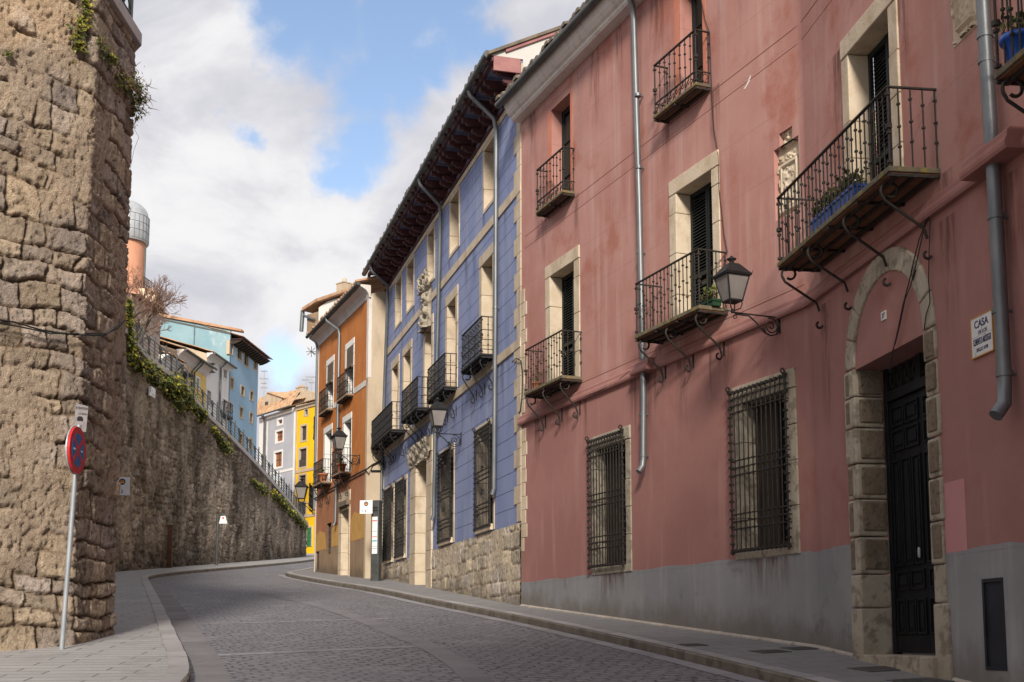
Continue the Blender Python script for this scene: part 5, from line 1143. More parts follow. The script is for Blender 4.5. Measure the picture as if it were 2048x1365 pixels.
# ------------------------------------------------------------------ signs on the left
a, b, c = ray(123, 1298); tq = (KERB - EYE) / (c - SLOPE * b); pb_ = Vector((a * tq, b * tq, G(b * tq) + KERB))
S = thing('traffic_sign', 'round red and blue no stopping sign on a leaning grey pole before the bastion', 'traffic sign', pb_)
pt = at_depth(155, 878, pb_.y - .12); mb = MB(); ptop = at_depth(158, 850, pb_.y - .12); mb.tube([pb_ - Vector((0, 0, .1)), ptop], .032, 10); mb.build('pole', 'steel', S)
cen = at_depth(156, 901, pb_.y - .22); yaw = radians(90); SF = Fac((cen.x - cos(yaw), cen.y - sin(yaw)), (cen.x + cos(yaw), cen.y + sin(yaw)))
def disc(F, u, z, r, n0, n1, name, mat, par, k=40, squash=1.0):
    mb = MB(); mb.poly(F, [(u + r * cos(2 * pi * i / k), z + r * sin(2 * pi * i / k)) for i in range(k)], n0, n1); return mb.build(name, mat, par)
d0 = disc(SF, 1, cen.z, .305, -.03, .0, 'disc', 'signred', S); disc(SF, 1, cen.z, .315, -.05, -.031, 'rim', 'steel', d0); disc(SF, 1, cen.z, .215, .0, .003, 'face', 'signblue', d0)
mb = MB()
for sg in (-1, 1):
    w = .028; L2 = .216; dx, dz = .7071, .7071 * sg; mb.poly(SF, [(1 - dx * L2 - dz * w, cen.z - dz * L2 + dx * w), (1 - dx * L2 + dz * w, cen.z - dz * L2 - dx * w), (1 + dx * L2 + dz * w, cen.z + dz * L2 - dx * w), (1 + dx * L2 - dz * w, cen.z + dz * L2 + dx * w)][::(1 if sg > 0 else 1)], .003, .005 + .001 * sg)
mb.build('cross', 'signred', d0)
mb = MB()
for sg in (-1, 1): mb.fbox(SF, 1 + sg * .13 - .03, 1 + sg * .13 + .03, cen.z - .01, cen.z + .012, .003, .0062)
mb.build('arrow', 'signwhite', d0)
S = thing('notice', 'pale paper notice headed ATENCION stuck to the bastion corner above the no stopping sign', 'notice', SIDE.P(.1, 3.6))
pc = at_depth(162, 834, 16.2); NF = Fac((pc.x - cos(radians(35)), pc.y - sin(radians(35))), (pc.x + cos(radians(35)), pc.y + sin(radians(35))))
mb = MB(); mb.poly(NF, [(1 - .09, pc.z - .2), (1 + .075, pc.z - .2), (1 + .09, pc.z + .15), (1 - .075, pc.z + .18)], -.004, 0); mb.build('sheet', 'paper', S)
text('lettering', 'ATENCION', NF, 1.005, pc.z + .115, .001, .044, 'black', S, sx=.72); text('lettering', 'LA GRUA', NF, 1.02, pc.z + .04, .001, .038, 'black', S, sx=.7)
mb = MB(); mb.poly(NF, [(.95, pc.z - .06), (1.03, pc.z - .06), (1.03, pc.z - .02), (1.01, pc.z + .005), (.97, pc.z + .005), (.95, pc.z - .02)], 0, .001); mb.build('picture', 'black', S)

def bus_flag(F, u0, u1, z0, z1, label, txt, par=None, root=None):
    S = root or thing('bus_stop_sign', label, 'bus stop sign', F.P(u0, z0)); w = u1 - u0; hh = z1 - z0
    mb = MB(); mb.fbox(F, u0, u1, z0, z1, -.03, 0); pl = mb.build('sign_panel', 'signwhite', S, bevel=.006); cu, cz, r = u0 + w * txt[1], z0 + hh * .74, w * txt[2]
    disc(F, cu, cz, r, 0, .004, 'emblem', 'navy', pl); mb = MB(); q = r * .62
    mb.poly(F, [(cu - q, cz - q * .75), (cu + q, cz - q * .75), (cu + q, cz + q * .05), (cu - q, cz + q * .05)], .004, .007); mb.poly(F, [(cu - q * .85, cz + q * .5), (cu + q * .85, cz + q * .5), (cu + q * .7, cz + q * .85), (cu - q * .7, cz + q * .85)], .004, .007)
    for sg in (-1, 1): mb.poly(F, [(cu + sg * q * .85 - .004, cz), (cu + sg * q * .85 + .004, cz), (cu + sg * q * .85 + .004, cz + q * .6), (cu + sg * q * .85 - .004, cz + q * .6)], .004, .007); mb.fbox(F, cu + sg * q * .6 - q * .15, cu + sg * q * .6 + q * .15, cz - q * .95, cz - q * .7, .004, .007)
    mb.build('bus_symbol', 'busyellow', pl)
    text('lettering', txt[0], F, u0 + w * txt[3], z0 + hh * .2, .002, w * .27, 'navy', pl); return S, pl
yb = 41.5; q0, q1 = at_depth(226, 955, yb), at_depth(260.5, 955, yb + .14); BF = Fac(q0.to_2d(), q1.to_2d())
zz0, zz1 = BF.hit(250, 991)[1], BF.hit(250, 954.5)[1]
S, pl = bus_flag(BF, 0, BF.L, zz0, zz1, 'white bus stop flag sticking out behind the far edge of the stone bastion', ('2', .55, .19, .55))
mb = MB(); gx = BF.P(-.03, 0, -.02); mb.box(gx.x - .05, gx.x + .03, gx.y - .05, gx.y + .05, G(gx.y) + .1, zz1 + .05); mb.build('pole', 'zincdark', S)
# bus stop totem on the right pavement
yb = 38.8; t0, t1 = at_depth(742, 1060, yb), at_depth(757.5, 1060, yb - .12)
TF = Fac(t0.to_2d(), t1.to_2d()); zt, zbm = TF.hit(750, 1001)[1], G(yb) + KERB
S = thing('bus_stop_totem', 'dark bus stop totem with a white flag and timetable between the orange and blue houses', 'bus stop sign', TF.P(.2, zbm))
mb = MB(); mb.fbox(TF, 0, TF.L, zbm - .05, zt, -.22, 0); mb.build('column', 'zincdark', S, bevel=.01)
u_, zt0 = TF.hit(750, 1034); zt1 = TF.hit(750, 1108)[1]; mb = MB(); mb.fbox(TF, .045, TF.L - .045, zt1, zt0, 0, .006); tt = mb.build('timetable', 'signwhite', S)
for f, mm_, hh in ((.88, 'redprint', .03), (.45, 'redprint', .022), (.33, 'tealprint', .04), (.6, 'tealprint', .012), (.2, 'ink', .01), (.14, 'ink', .01)):
    mb = MB(); z = zt1 + (zt0 - zt1) * f; mb.fbox(TF, .055, TF.L - .06, z, z + hh, .006, .008); mb.build('print', mm_, tt)
mb = MB(); z = TF.hit(750, 1016)[1]
for i, zz in enumerate((z, z - .09)): mb.fbox(TF, .06, TF.L - .06, zz - .02, zz + .03, 0, .004)
mb.build('display', 'black', S)
f0, f1 = at_depth(721, 1014, yb - .02), at_depth(746.5, 1014, yb - .1); FF = Fac(f0.to_2d(), f1.to_2d()); FF = Fac(FF.P(0, 0, .08).to_2d(), FF.P(FF.L, 0, .08).to_2d())
bus_flag(FF, 0, FF.L, FF.hit(734, 1028)[1], FF.hit(734, 1001)[1], '', ('1 2', .5, .17, .36), root=S)
# small box sign on a pole and a rusted post against the long wall
q = wp(440, 1100); q = plan_hit(offs(WP, .9), 433, 1130); c = q[2]; S = thing('box_sign', 'small white tapered sign box on a thin grey pole in front of the long wall', 'sign', (c.x, c.y, G(c.y) + KERB))
zz = at_depth(440, 1040, c.y).z; mb = MB(); mb.tube([(c.x, c.y, G(c.y)), (c.x, c.y, zz + .22)], .06, 8); mb.tube([(c.x, c.y, zz + .22), (c.x + .25, c.y - .05, zz + .28), (c.x + .35, c.y - .05, zz + .15)], .04, 6); mb.build('pole', 'zincdark', S)
XF = Fac((c.x, c.y - .12), (c.x + .9, c.y - .16)); mb = MB(); mb.poly(XF, [(.08, zz - .2), (.48, zz - .2), (.38, zz + .17), (.16, zz + .17)], -.1, 0); pl = mb.build('panel', 'signwhite', S, bevel=.01)
mb = MB(); mb.fbox(XF, .24, .33, zz + .03, zz + .11, 0, .004); mb.build('emblem', 'redprint', pl)
q = plan_hit(offs(WP, .25), 338, 1136); c = q[2]; mb = MB(); zt = at_depth(343, 1053, c.y).z; mb.box(c.x - .11, c.x + .11, c.y - .06, c.y + .06, G(c.y) - .1, zt)
mb.box(c.x - .14, c.x + .14, c.y - .09, c.y + .09, zt, zt + .05); mb.box(c.x - .13, c.x + .13, c.y - .08, c.y + .08, G(c.y), G(c.y) + .3)
tag(mb.build('rusted_post', 'rust'), 'rusty brown upright post against the foot of the long retaining wall', 'post')
mb = MB(); q = plan_hit(offs(WP, .12), 301, 785); c = q[2]; mb.box(c.x, c.x + .12, c.y - .3, c.y + .3, c.z - .2, c.z + .2); mb.box(c.x + .12, c.x + .15, c.y - .2, c.y + .2, c.z - .1, c.z + .1); tag(mb.build('junction_box', 'signwhite'), 'small pale box fixed to the long wall among the ivy', 'box')
# ------------------------------------------------------------------ houses above the long wall and at the end of the street
FL = Fac((-24.44 + .09 * 55, 55), (-24.44 + .09 * 84, 84))
def corr(name, par, p00, p10, p01, p11, n, mat='tile', amp=.05, seed=1):
    """barrel tile roof: p00-p10 along the eave, p01-p11 along the ridge"""
    rs = np.random.RandomState(seed); cu = n * 8 + 1; rw = 14
    U, V = np.meshgrid(np.linspace(0, 1, cu), np.linspace(0, 1, rw)); p = [np.array(q) for q in (p00, p10, p01, p11)]
    X = (p[0] * ((1 - U) * (1 - V))[..., None] + p[1] * (U * (1 - V))[..., None] + p[2] * ((1 - U) * V)[..., None] + p[3] * (U * V)[..., None])
    w = np.abs(np.sin(U * n * pi)); X[..., 2] += amp * w + .02 * rs.rand(*U.shape) + .012 * np.sin(V * 60)
    ti = np.floor(U * n * .999).astype(int); col = .7 + .6 * rs.rand(rw, n + 1)[np.arange(rw)[:, None], ti]
    t = np.stack([col, col * (.96 + .06 * rs.rand(*U.shape)), col * .95], -1)
    return sheet(name, X, t, 'tilet', par)
MAT['tilet'] = M('pale_clay_tile', (.47, .285, .165), (.56, .37, .235), 1.2, c3=(.33, .21, .14), s3=1.5, st3=(1, 1, 1), a3=.6, c4=(.62, .50, .36), s4=2.5, a4=.7, bump=.4, bs=10, tint=True, rough=.95)  # paler clay than the other tile, multiplied by a tint per tile
def rect(F, a, b):                     # two photo corners -> u0,u1,z0,z1
    (ua, za), (ub, zb) = F.hit(*a), F.hit(*b); m = F.hit((a[0] + b[0]) / 2, a[1])[1]; k = F.hit((a[0] + b[0]) / 2, b[1])[1]; return min(ua, ub), max(ua, ub), min(m, k), max(m, k)
def small_window(F, par, r, fw=.12, fmat='cream', pmat='windowdark', dep=.18, bars=True, top=None):
    a, b, c, d = r; mb = MB()
    for q in ((a - fw, a, c - fw, d + fw), (b, b + fw, c - fw, d + fw), (a, b, c - fw, c), (a, b, d, d + fw)): mb.fbox(F, *q, -dep, .025)
    w = mb.build('window', fmat, par)
    mb = MB(); mb.fbox(F, a, b, c, d, -dep - .03, -dep + .03); mb.build('pane', pmat, w)
    if bars:
        mb = MB(); m = (a + b) / 2; mb.fbox(F, m - .025, m + .025, c, d, -dep + .03, -dep + .06); mb.fbox(F, a, b, (c + d) / 2 - .02, (c + d) / 2 + .02, -dep + .03, -dep + .055); mb.build('frame', 'windowdark', w)
    return w
def front(H, F, u0, u1, z0, z1, mat, rects, fw=.12, **k):
    mb = MB(); wall(mb, F, u0, u1, z0, z1, [(a - fw + .01, b + fw - .01, c - fw + .01, d + fw - .01, .05) for a, b, c, d in rects]); mb.build('wall', mat, H)
    for r in rects: small_window(F, H, r, fw, **k)
def closed(H, F, u0, u1, depth, z0, zf, zb, mat):
    mb = MB(); mb.quad(F.P(u0, z0), F.P(u0, z0, -depth), F.P(u0, zb, -depth), F.P(u0, zf)); mb.quad(F.P(u1, z0), F.P(u1, zf), F.P(u1, zb, -depth), F.P(u1, z0, -depth)); mb.quad(F.P(u0, z0, -depth), F.P(u1, z0, -depth), F.P(u1, zb, -depth), F.P(u0, zb, -depth)); mb.build('side_wall', mat, H)
U = lambda px, py=800: FL.hit(px, py)[0]
ZS = 6.5
# pale blue tower house
u0, u1 = U(457), U(515); H = thing('tower_house', 'tall narrow pale blue house with four open top-floor windows under deep eaves', 'house', FL.P(u0, 9))
ze = FL.hit(497, 690, .7)[1] + .02
tops = [rect(FL, a, b) for a, b in (((459.6, 687), (465, 708)), ((475, 697), (482.5, 719)), ((488.5, 707), (496, 732)), ((508, 718), (513, 739)))]
lows = [rect(FL, a, b) for a, b in (((461.5, 757), (466, 777)), ((482.5, 774), (488, 791)), ((500.5, 784), (505.5, 800)), ((480, 816), (485, 835)), ((500, 827), (504.5, 845)), ((458.5, 806), (462, 821)), ((479, 869), (484, 890)), ((498, 879), (503.5, 899)))]
front(H, FL, u0, u1, ZS, ze, 'skyblue2', tops + lows, fw=.10, fmat='cream', bars=False)
GLp = Fac(FL.P(u0 - .01, 0, -4.6).to_2d(), FL.P(u0 - .01, 0, 0).to_2d()); gl = GLp.hit
zb = gl(330, 634)[1]; zfr = gl(457, 661)[1]
mb = MB(); mb.poly(GLp, [(0, ZS), (GLp.L, ZS), (GLp.L, zfr), (0, zb)], -.2, 0); mb.build('gable', 'skyblue', H)
closed(H, FL, u0 + .02, u1, 4.6, ZS, ze, zb, 'skyblue2')
mb = MB(); mb.poly(GLp, [(0, zb + .02), (GLp.L + .75, zfr - .12), (GLp.L + .75, zfr + .02), (0, zb + .2)], -.4, .16); mb.build('verge', 'tile', H)
mb = MB(); mb.poly(GLp, [(0, zb - .17), (GLp.L, zfr - .26), (GLp.L, zfr - .18), (0, zb - .07)], -.1, .05); mb.build('verge_board', 'zincdark', H)
corr('roof', H, FL.P(u0 - .1, ze + .12, .85), FL.P(u1 + .55, ze + .12, .85), FL.P(u0 - .1, zb + .2, -4.6), FL.P(u1 + .55, zb + .2, -4.6), 26)
mb = MB(); mb.fbox(FL, u0 + .05, u1 + .4, ze - .02, ze + .03, -.1, .72); mb.build('soffit', 'maroon', H)
mb = MB()
for i in range(14):
    c = u0 + .2 + (u1 - u0) * i / 13; mb.prism(FL, [(0, ze - .3), (.2, ze - .28), (.45, ze - .18), (.62, ze - .1), (.66, ze - .02), (0, ze - .02)], c - .07, c + .07)
mb.build('corbel', 'oldwood', H)
mb = MB(); m = GLp.hit(388, 700)[0]; mb.tube([GLp.P(m, GLp.hit(388, 650)[1], .02), GLp.P(m, GLp.hit(388, 690)[1], .02)], .025, 5); mb.build('crack_pipe', 'zincdark', H)
# white house
v1 = u0 - .02; v0 = U(411); H = thing('white_house', 'white house with a grey downpipe and small balcony, against the pale blue tower house', 'house', FL.P(v0, 9))
z1 = FL.hit(444, 719, .4)[1]
wr = [rect(FL, (447.5, 738), (453, 757)), rect(FL, (446, 800), (452.5, 832)), rect(FL, (414, 782), (421, 812))]
front(H, FL, v0, v1, ZS, z1, 'white', wr, fw=.1, fmat='white', bars=False); closed(H, FL, v0, v1, 5, ZS, z1, z1 + 1.6, 'cream')
corr('roof', H, FL.P(v0 - .1, z1 + .08, .42), FL.P(v1, z1 + .08, .42), FL.P(v0 - .1, z1 + 1.7, -5), FL.P(v1, z1 + 1.7, -5), 22, amp=.05)
mb = MB(); mb.prism(FL, [(-.02, z1 - .25), (.05, z1 - .2), (.2, z1 - .05), (.36, z1), (.36, z1 + .05), (-.02, z1 + .05)], v0, v1); mb.build('cornice', 'white', H)
mb = MB(); mb.tube([FL.P(v0, z1 + .02, .46), FL.P(v1 - .02, z1 + .02, .46)], .07, 8); mb.build('gutter', 'zincdark', H); c = U(437)
downpipe(FL, H, [(c + .1, z1, .44), (c, z1 - .35, .1), (c - .05, 9, .08)], .06, 'zinc')
a, b, c, d = wr[1]; balcony(FL, H, a - .25, b + .25, c - .02, .35, .8, .12, mat='iron', slabmat='iron', t=.12, beams=1, soff='iron')
a, b = rect(FL, (416, 722), (421, 730))[0], 0; z = FL.hit(418, 745)[1]; mb = MB(); mb.fbox(FL, a, a + .5, z, z + .06, 0, .3); mb.fbox(FL, a, a + .5, z + .5, z + .56, 0, .3); mb.fbox(FL, a + .1, a + .4, z + .06, z + .5, 0, .2); mb.build('air_unit', 'zincdark', H)
# yellow house with a peach part
y1 = v0 - .02; ym = U(384); y0 = U(350); H = thing('yellow_house', 'low house, peach at one end and ochre yellow at the other, behind the railing', 'house', FL.P(ym, 9))
z1 = FL.hit(395, 717, .45)[1]
wy = [rect(FL, (392.5, 757), (398, 775))]; front(H, FL, ym, y1, ZS, z1, 'yellowpale', wy, fw=.1, fmat='white', pmat='curtain', bars=False)
wq = [rect(FL, (362.5, 721), (366, 727))]; front(H, FL, y0, ym, ZS, z1, 'peach', wq, fw=.04, fmat='peach', bars=False); closed(H, FL, y0, y1, 5, ZS, z1, z1 + 1.7, 'cream')
mb = MB(); mb.prism(FL, [(-.02, z1 - .5), (.04, z1 - .45), (.2, z1 - .2), (.42, z1 - .02), (.42, z1 + .05), (-.02, z1 + .05)], y0, y1); mb.build('cornice', 'cornice', H)
corr('roof', H, FL.P(y0 - .1, z1 + .08, .5), FL.P(y1, z1 + .08, .5), FL.P(y0 - .1, z1 + 1.8, -5), FL.P(y1, z1 + 1.8, -5), 24, amp=.05, seed=4)
mb = MB(); mb.tube([FL.P(y0, z1 + .03, .52), FL.P(y1 + .3, z1 + .03, .52)], .07, 8); mb.build('gutter', 'zincdark', H)
for px in (379, 384):
    c = U(px); downpipe(FL, H, [(c + .45, z1, .5), (c + .3, z1 - .2, .4), (c, z1 - .7, .1), (c - .05, 9, .08)], .05, 'zincdark')
a, b, c, d = rect(FL, (361, 746), (373, 752)); mb = MB(); mb.prism(FL, [(0, c), (.5, c), (.5, c + .08), (.3, d), (0, d)], a, b); mb.build('awning', 'windowdark', H); mb = MB(); mb.fbox(FL, a + .1, b - .1, c - 1.6, c, -.02, .04); mb.build('door', 'windowdark', H)
# little white house with the overhanging eave
w1 = y0 - .02; w0 = U(316); H = thing('white_house', 'lowest white house, its wide white eave just clearing the railing of the long wall', 'house', FL.P(w0, 9)); z1 = FL.hit(338, 712, .5)[1]
mb = MB(); wall(mb, FL, w0, w1, ZS, z1, []); mb.build('wall', 'white', H); closed(H, FL, w0, w1, 5, ZS, z1, z1 + 1.3, 'white')
mb = MB(); mb.prism(FL, [(-.02, z1 - .4), (.06, z1 - .35), (.25, z1 - .1), (.5, z1), (.5, z1 + .06), (-.02, z1 + .06)], w0 - .1, w1); mb.build('cornice', 'white', H)
corr('roof', H, FL.P(w0 - .1, z1 + .1, .6), FL.P(w1, z1 + .1, .6), FL.P(w0 - .1, z1 + 1.3, -5), FL.P(w1, z1 + 1.3, -5), 20, amp=.05, seed=8)
c = U(347); downpipe(FL, H, [(c, z1, .5), (c - .3, z1 - .5, .15), (c - .35, 9, .1)], .05, 'zincdark')
# back house with a plastered gable, tiles and a chimney, over the two low houses
H = thing('plastered_house', 'cream house with a loose clay tile roof just above the low white and yellow houses', 'house', FL.P(w0 + 3, 12, -6)); K = Fac(FL.P(w0 - .5, 0, -5.6).to_2d(), FL.P(u0 - .2, 0, -5.2).to_2d()); kh = K.hit
mb = MB(); mb.poly(K, [(kh(314, 690)[0], 8), (K.L, 8), (K.L, kh(445, 700)[1]), kh(412, 688), kh(330, 680), kh(314, 674)], -4, 0); mb.build('wall', 'cream', H)
a, b = kh(322, 684), kh(398, 692); corr('roof', H, K.P(a[0], a[1], .25), K.P(b[0], b[1], .25), K.P(a[0], a[1] + .75, -3), K.P(b[0], b[1] + .55, -3), 18, seed=6)
c = kh(392, 690); mb = MB(); mb.fbox(K, c[0] - .3, c[0] + .3, c[1] - .5, c[1] + .28, -.6, -.1); mb.fbox(K, c[0] - .36, c[0] + .36, c[1] + .28, c[1] + .36, -.66, -.04); mb.build('chimney', 'oldrender', H)
# old flaking house and the ruined wall stump behind the tree
o1 = w0 - .03; o0 = U(255); H = thing('old_house', 'grey brown house with flaking render behind the bare tree', 'house', FL.P(o0, 10)); z1 = FL.hit(300, 616)[1]
wo = [rect(FL, (281, 650), (289, 672)), rect(FL, (270, 655), (276, 676))]; front(H, FL, o0, o1, ZS, z1, 'oldrender', wo, fw=.1, fmat='cream', bars=True); closed(H, FL, o0, o1, 4, ZS, z1, z1 + .8, 'oldrender')
corr('roof', H, FL.P(o0, z1 + .02, .4), FL.P(o1 + .1, z1 + .02, .4), FL.P(o0, z1 + .9, -4), FL.P(o1 + .1, z1 + .9, -4), 24, seed=9)
H = thing('ruined_wall', 'stump of ruined orange brown masonry at the left edge of the pale blue tower house', 'ruin', FL.P(o1, 12, -4)); K = Fac(FL.P(o1 - .6, 0, -4.3).to_2d(), FL.P(u0, 0, -4.7).to_2d()); a, b = K.hit(311, 640)[0], K.hit(331, 640)[0]; zt = K.hit(322, 602)[1]
us = np.linspace(a, b, 40); zs = np.linspace(9, zt, 130); U2, Z2 = np.meshgrid(us, zs); h, t = masonry(U2, Z2, 14, hr=(.2, .35), wr=(.25, .5), jd=.12, amp=.12, rough=.1)
U2 = np.where(Z2 > zt - 1.2, a + (U2 - a) * (1 - .35 * sstep(zt - 1.0, zt, Z2)), U2)
MAT['rubble2'] = M('orange_rubble', (.50, .34, .20), (.58, .42, .27), 1.5, c3=(.30, .20, .12), s3=4, st3=(1, 1, 1), a3=.8, bump=1.2, bs=8, tint=True)
sheet('face', np.stack([K.o.x + K.d.x * U2 + K.n.x * h, K.o.y + K.d.y * U2 + K.n.y * h, Z2], -1), t, 'rubble2', H); mb = MB(); mb.fbox(K, a + .05, b - .05, 9, zt - 1.0, -1.6, -.05); mb.build('core', 'ruin', H)
# domed tower
Yd = 95; c = at_depth(251, 490, Yd); r = 46 / 2450 * Yd; z = lambda py: at_depth(251, py, Yd).z
H = thing('domed_tower', 'salmon tower with a grey sheet metal observatory dome, above the bare tree', 'tower', (c.x, c.y, 12))
mb = MB(); mb.lathe((c.x, c.y, 0), [(r * .98, z(488)), (r, z(487)), (r, z(436)), (r * .97, z(434))], 36); mb.build('drum', 'domemetal', H)
mb = MB()
for k in range(28):
    w = k / 28 * 2 * pi; mb.tube([(c.x + (r + .01) * cos(w), c.y + (r + .01) * sin(w), z(486)), (c.x + (r + .01) * cos(w), c.y + (r + .01) * sin(w), z(437))], .012, 4)
for py in (437, 452, 468, 485): mb.tube([(c.x + (r + .01) * cos(w), c.y + (r + .01) * sin(w), z(py)) for w in np.linspace(0, 2 * pi, 41)], .014, 4)
mb.build('drum_rib', 'zincdark', H)
hd = z(403) - z(434); mb = MB(); mb.lathe((c.x, c.y, z(434)), [(r * .95 * cos(w), hd * sin(w)) for w in np.linspace(0, 1.5, 14)], 36); dm = mb.build('dome', 'domemetal', H)
mb = MB()
for s_ in (-.2, .2): mb.tube([(c.x + s_ + r * .35 * (1 - sin(w)), c.y - r * .95 * cos(w), z(434) + hd * sin(w) + .03) for w in np.linspace(0, 1.5, 12)], .04, 5)
mb.build('shutter_rail', 'zincdark', dm)
mb = MB(); mb.lathe((c.x, c.y, 0), [(r * .84, 8), (r * .84, z(489))], 24); mb.build('wall', 'salmon', H); xr = at_depth(290.5, 530, Yd - .5)
downpipe(Fac((xr.x - 1, xr.y), (xr.x + 1, xr.y)), H, [(1, z(500), .1), (1, 9, .1)], .07, 'zincdark')
mb = MB(); e0, e1 = at_depth(287, 566, 92), at_depth(306, 580, 92); KK = Fac(e0.to_2d(), e1.to_2d())
H2 = thing('iron_railing', 'small dark roof terrace railing at the foot of the domed tower', 'railing', e0)
for i in range(7):
    p = e0.lerp(e1, i / 6); mb.tube([p - Vector((0, 0, .5)), p + Vector((0, 0, .5))], .03, 4)
for dz in (-.4, .0, .5): mb.tube([e0 + Vector((0, 0, dz)), e1 + Vector((0, 0, dz))], .035, 4)
mb.build('bars', 'iron', H2)
mb = MB(); mb.box(e0.x - .3, e1.x + .2, e0.y - .2, e0.y + 2, 8, e0.z - .5); tag(mb.build('terrace_wall', 'peach'), 'peach wall carrying the roof terrace railing beside the domed tower', 'wall')

# bare tree on the upper street
def bare_tree(base, hgt, label, seed, lean):
    root = thing('bare_tree', label, 'tree', base); rs = random.Random(seed); tk = MB(); cr = MB()
    def grow(p, d, ln, r, dep):
        pts = [p]; q = p
        for i in range(4):
            d = (d + Vector((rs.gauss(0, .13), rs.gauss(0, .13), rs.gauss(.02, .1)))).normalized(); q = q + d * ln / 4; pts.append(q)
        (tk if dep < 2 else cr).tube(pts, r, 7 if dep < 2 else 4, False, r1=max(r * .62, .004))
        if dep >= 6: return
        n = rs.choice((2, 3, 3)) if dep < 5 else 4
        for i in range(n):
            a = d.orthogonal().normalized(); a = Matrix.Rotation(rs.uniform(0, 6.28), 3, d) @ a; sp = rs.uniform(.3, .85)
            grow(pts[-1 if i < 2 else rs.choice((2, 3))], (d * cos(sp) + a * sin(sp) + Vector((0, 0, .12))).normalized(), ln * rs.uniform(.58, .82), max(r * rs.uniform(.5, .68), .006), dep + 1)
    for l in lean: grow(Vector(base), Vector(l).normalized(), hgt * rs.uniform(.28, .36), .11, 0)
    tk.build('trunk', 'trunk', root); cr.build('crown', M('brown_red_twig', (.17, .10, .075), (.24, .15, .11), 5, bump=0), root)
tb = at_depth(268, 706, 55); bare_tree(tb, 4.1, 'bare leafless tree with fine reddish twigs at the top of the long wall', 5, ((.45, 0, 1), (-.15, .2, 1), (.85, -.2, .95), (.2, .3, .8)))
tb = at_depth(254, 700, 54); bare_tree(tb, 4.0, 'second bare tree half hidden behind the edge of the bastion', 9, ((.1, 0, 1), (.35, .2, .9)))
# ---- end of the street: grey house and strong yellow house
g0, g1 = at_depth(516, 950, 101), at_depth(589, 950, 96); GF = Fac(g0.to_2d(), g1.to_2d()); H = thing('grey_house', 'light grey house with white bands and brown shutters at the end of the street', 'house', GF.P(2, 7))
gr = [rect(GF, (556, 840), (564.5, 848)), rect(GF, (552.5, 863), (565.5, 883)), rect(GF, (549.5, 905), (563.5, 934)), rect(GF, (553, 957), (560, 976))]; zt = GF.hit(550, 827)[1]; um = GF.hit(535, 900)[0]
front(H, GF, um, GF.L, 5, zt, 'greyblue', gr, fw=.16, fmat='white', pmat='windowbrown', bars=True); mb = MB(); wall(mb, GF, 0, um, 5, zt, []); mb.build('wall', 'white', H); closed(H, GF, 0, GF.L, 7, 5, zt, zt + 2, 'white')
zb_ = GF.hit(560, 944)[1]; mb = MB(); mb.fbox(GF, um, GF.L - .26, zb_ - .1, zb_ + .1, -.02, .03); mb.fbox(GF, GF.L - .25, GF.L + .02, 5, zt, -.02, .035); mb.fbox(GF, 0, GF.L, zt - .35, zt, -.02, .03); mb.build('trim', 'white', H)
for px in (529, 532): c = GF.hit(px, 900)[0]; downpipe(GF, H, [(c, zt, .35), (c, zt - .4, .1), (c, 7, .08)], .055, 'zinc')
r0, r1 = at_depth(519, 796, 107), at_depth(603, 779, 102)
corr('roof', H, GF.P(-.3, zt + .05, .45), GF.P(GF.L - .05, zt + .05, .45), r0, r1, 30, amp=.06, seed=12); mb = MB(); mb.tube([GF.P(-.3, zt + .02, .5), GF.P(GF.L - .1, zt + .02, .5)], .07, 8); mb.build('gutter', 'zincdark', H)
K = Fac(at_depth(520, 800, 103).to_2d(), at_depth(600, 800, 98.6).to_2d()); kh = K.hit
mb = MB(); mb.poly(K, [kh(524, 818), kh(545, 814), kh(566, 798), kh(536, 784), kh(526, 797)], -2.5, 0); dm = mb.build('dormer', 'cream', H); small_window(K, dm, rect(K, (531, 804), (536.5, 812)), .03, 'cream', dep=-.02, bars=False)
a, b = kh(533, 785), kh(570, 798); corr('dormer_roof', H, K.P(*a, .15), K.P(*b, .15), K.P(a[0] + .4, a[1] + .3, -3), K.P(b[0] + .6, b[1] + .6, -3), 9, seed=13)
K = Fac(at_depth(590, 780, 101.6).to_2d(), at_depth(606, 780, 100.6).to_2d()); kh = K.hit; c0, c1 = kh(592, 790), kh(603, 790); mb = MB(); zc_ = kh(598, 776)[1]; mb.fbox(K, c0[0], c1[0], c0[1] - 1.2, zc_, -.6, 0); mb.fbox(K, c0[0] - .05, c1[0] + .05, zc_, zc_ + .1, -.65, .05)
for q in (.15, .4): mb.lathe(K.P(c0[0] + q, zc_ + .1, -.3), [(.09, 0), (.08, .22)], 8)
mb.build('chimney', 'cream', H)
y0_, y1_ = at_depth(590, 950, 95.8), at_depth(640, 950, 93); YF = Fac(y0_.to_2d(), y1_.to_2d()); H = thing('yellow_house', 'bright yellow house with a green door at the end of the street', 'house', YF.P(1, 7)); zt = YF.hit(600, 813)[1]
yr = [rect(YF, (609.5, 819.5), (615.5, 830)), rect(YF, (602.5, 852.5), (612.5, 881)), rect(YF, (599, 898), (612.5, 934)), rect(YF, (598.5, 951), (611, 985)), rect(YF, (595.5, 1007), (611.5, 1031)), rect(YF, (615, 1056), (623, 1094))]
front(H, YF, 0, YF.L, 5, zt, 'yellow', yr[:5], fw=.14, fmat='cream', pmat='windowdark'); closed(H, YF, 0, YF.L, 7, 5, zt, zt + 1.5, 'cream')
a, b, c, d = yr[5]; mb = MB(); mb.fbox(YF, a - .12, a, c, d + .12, -.02, .06); mb.fbox(YF, b, b + .12, c, d + .12, -.02, .06); mb.fbox(YF, a, b, d, d + .12, -.02, .06); w = mb.build('doorway', 'cream', H); mb = MB(); mb.fbox(YF, a, b, c, d, -.01, .03)
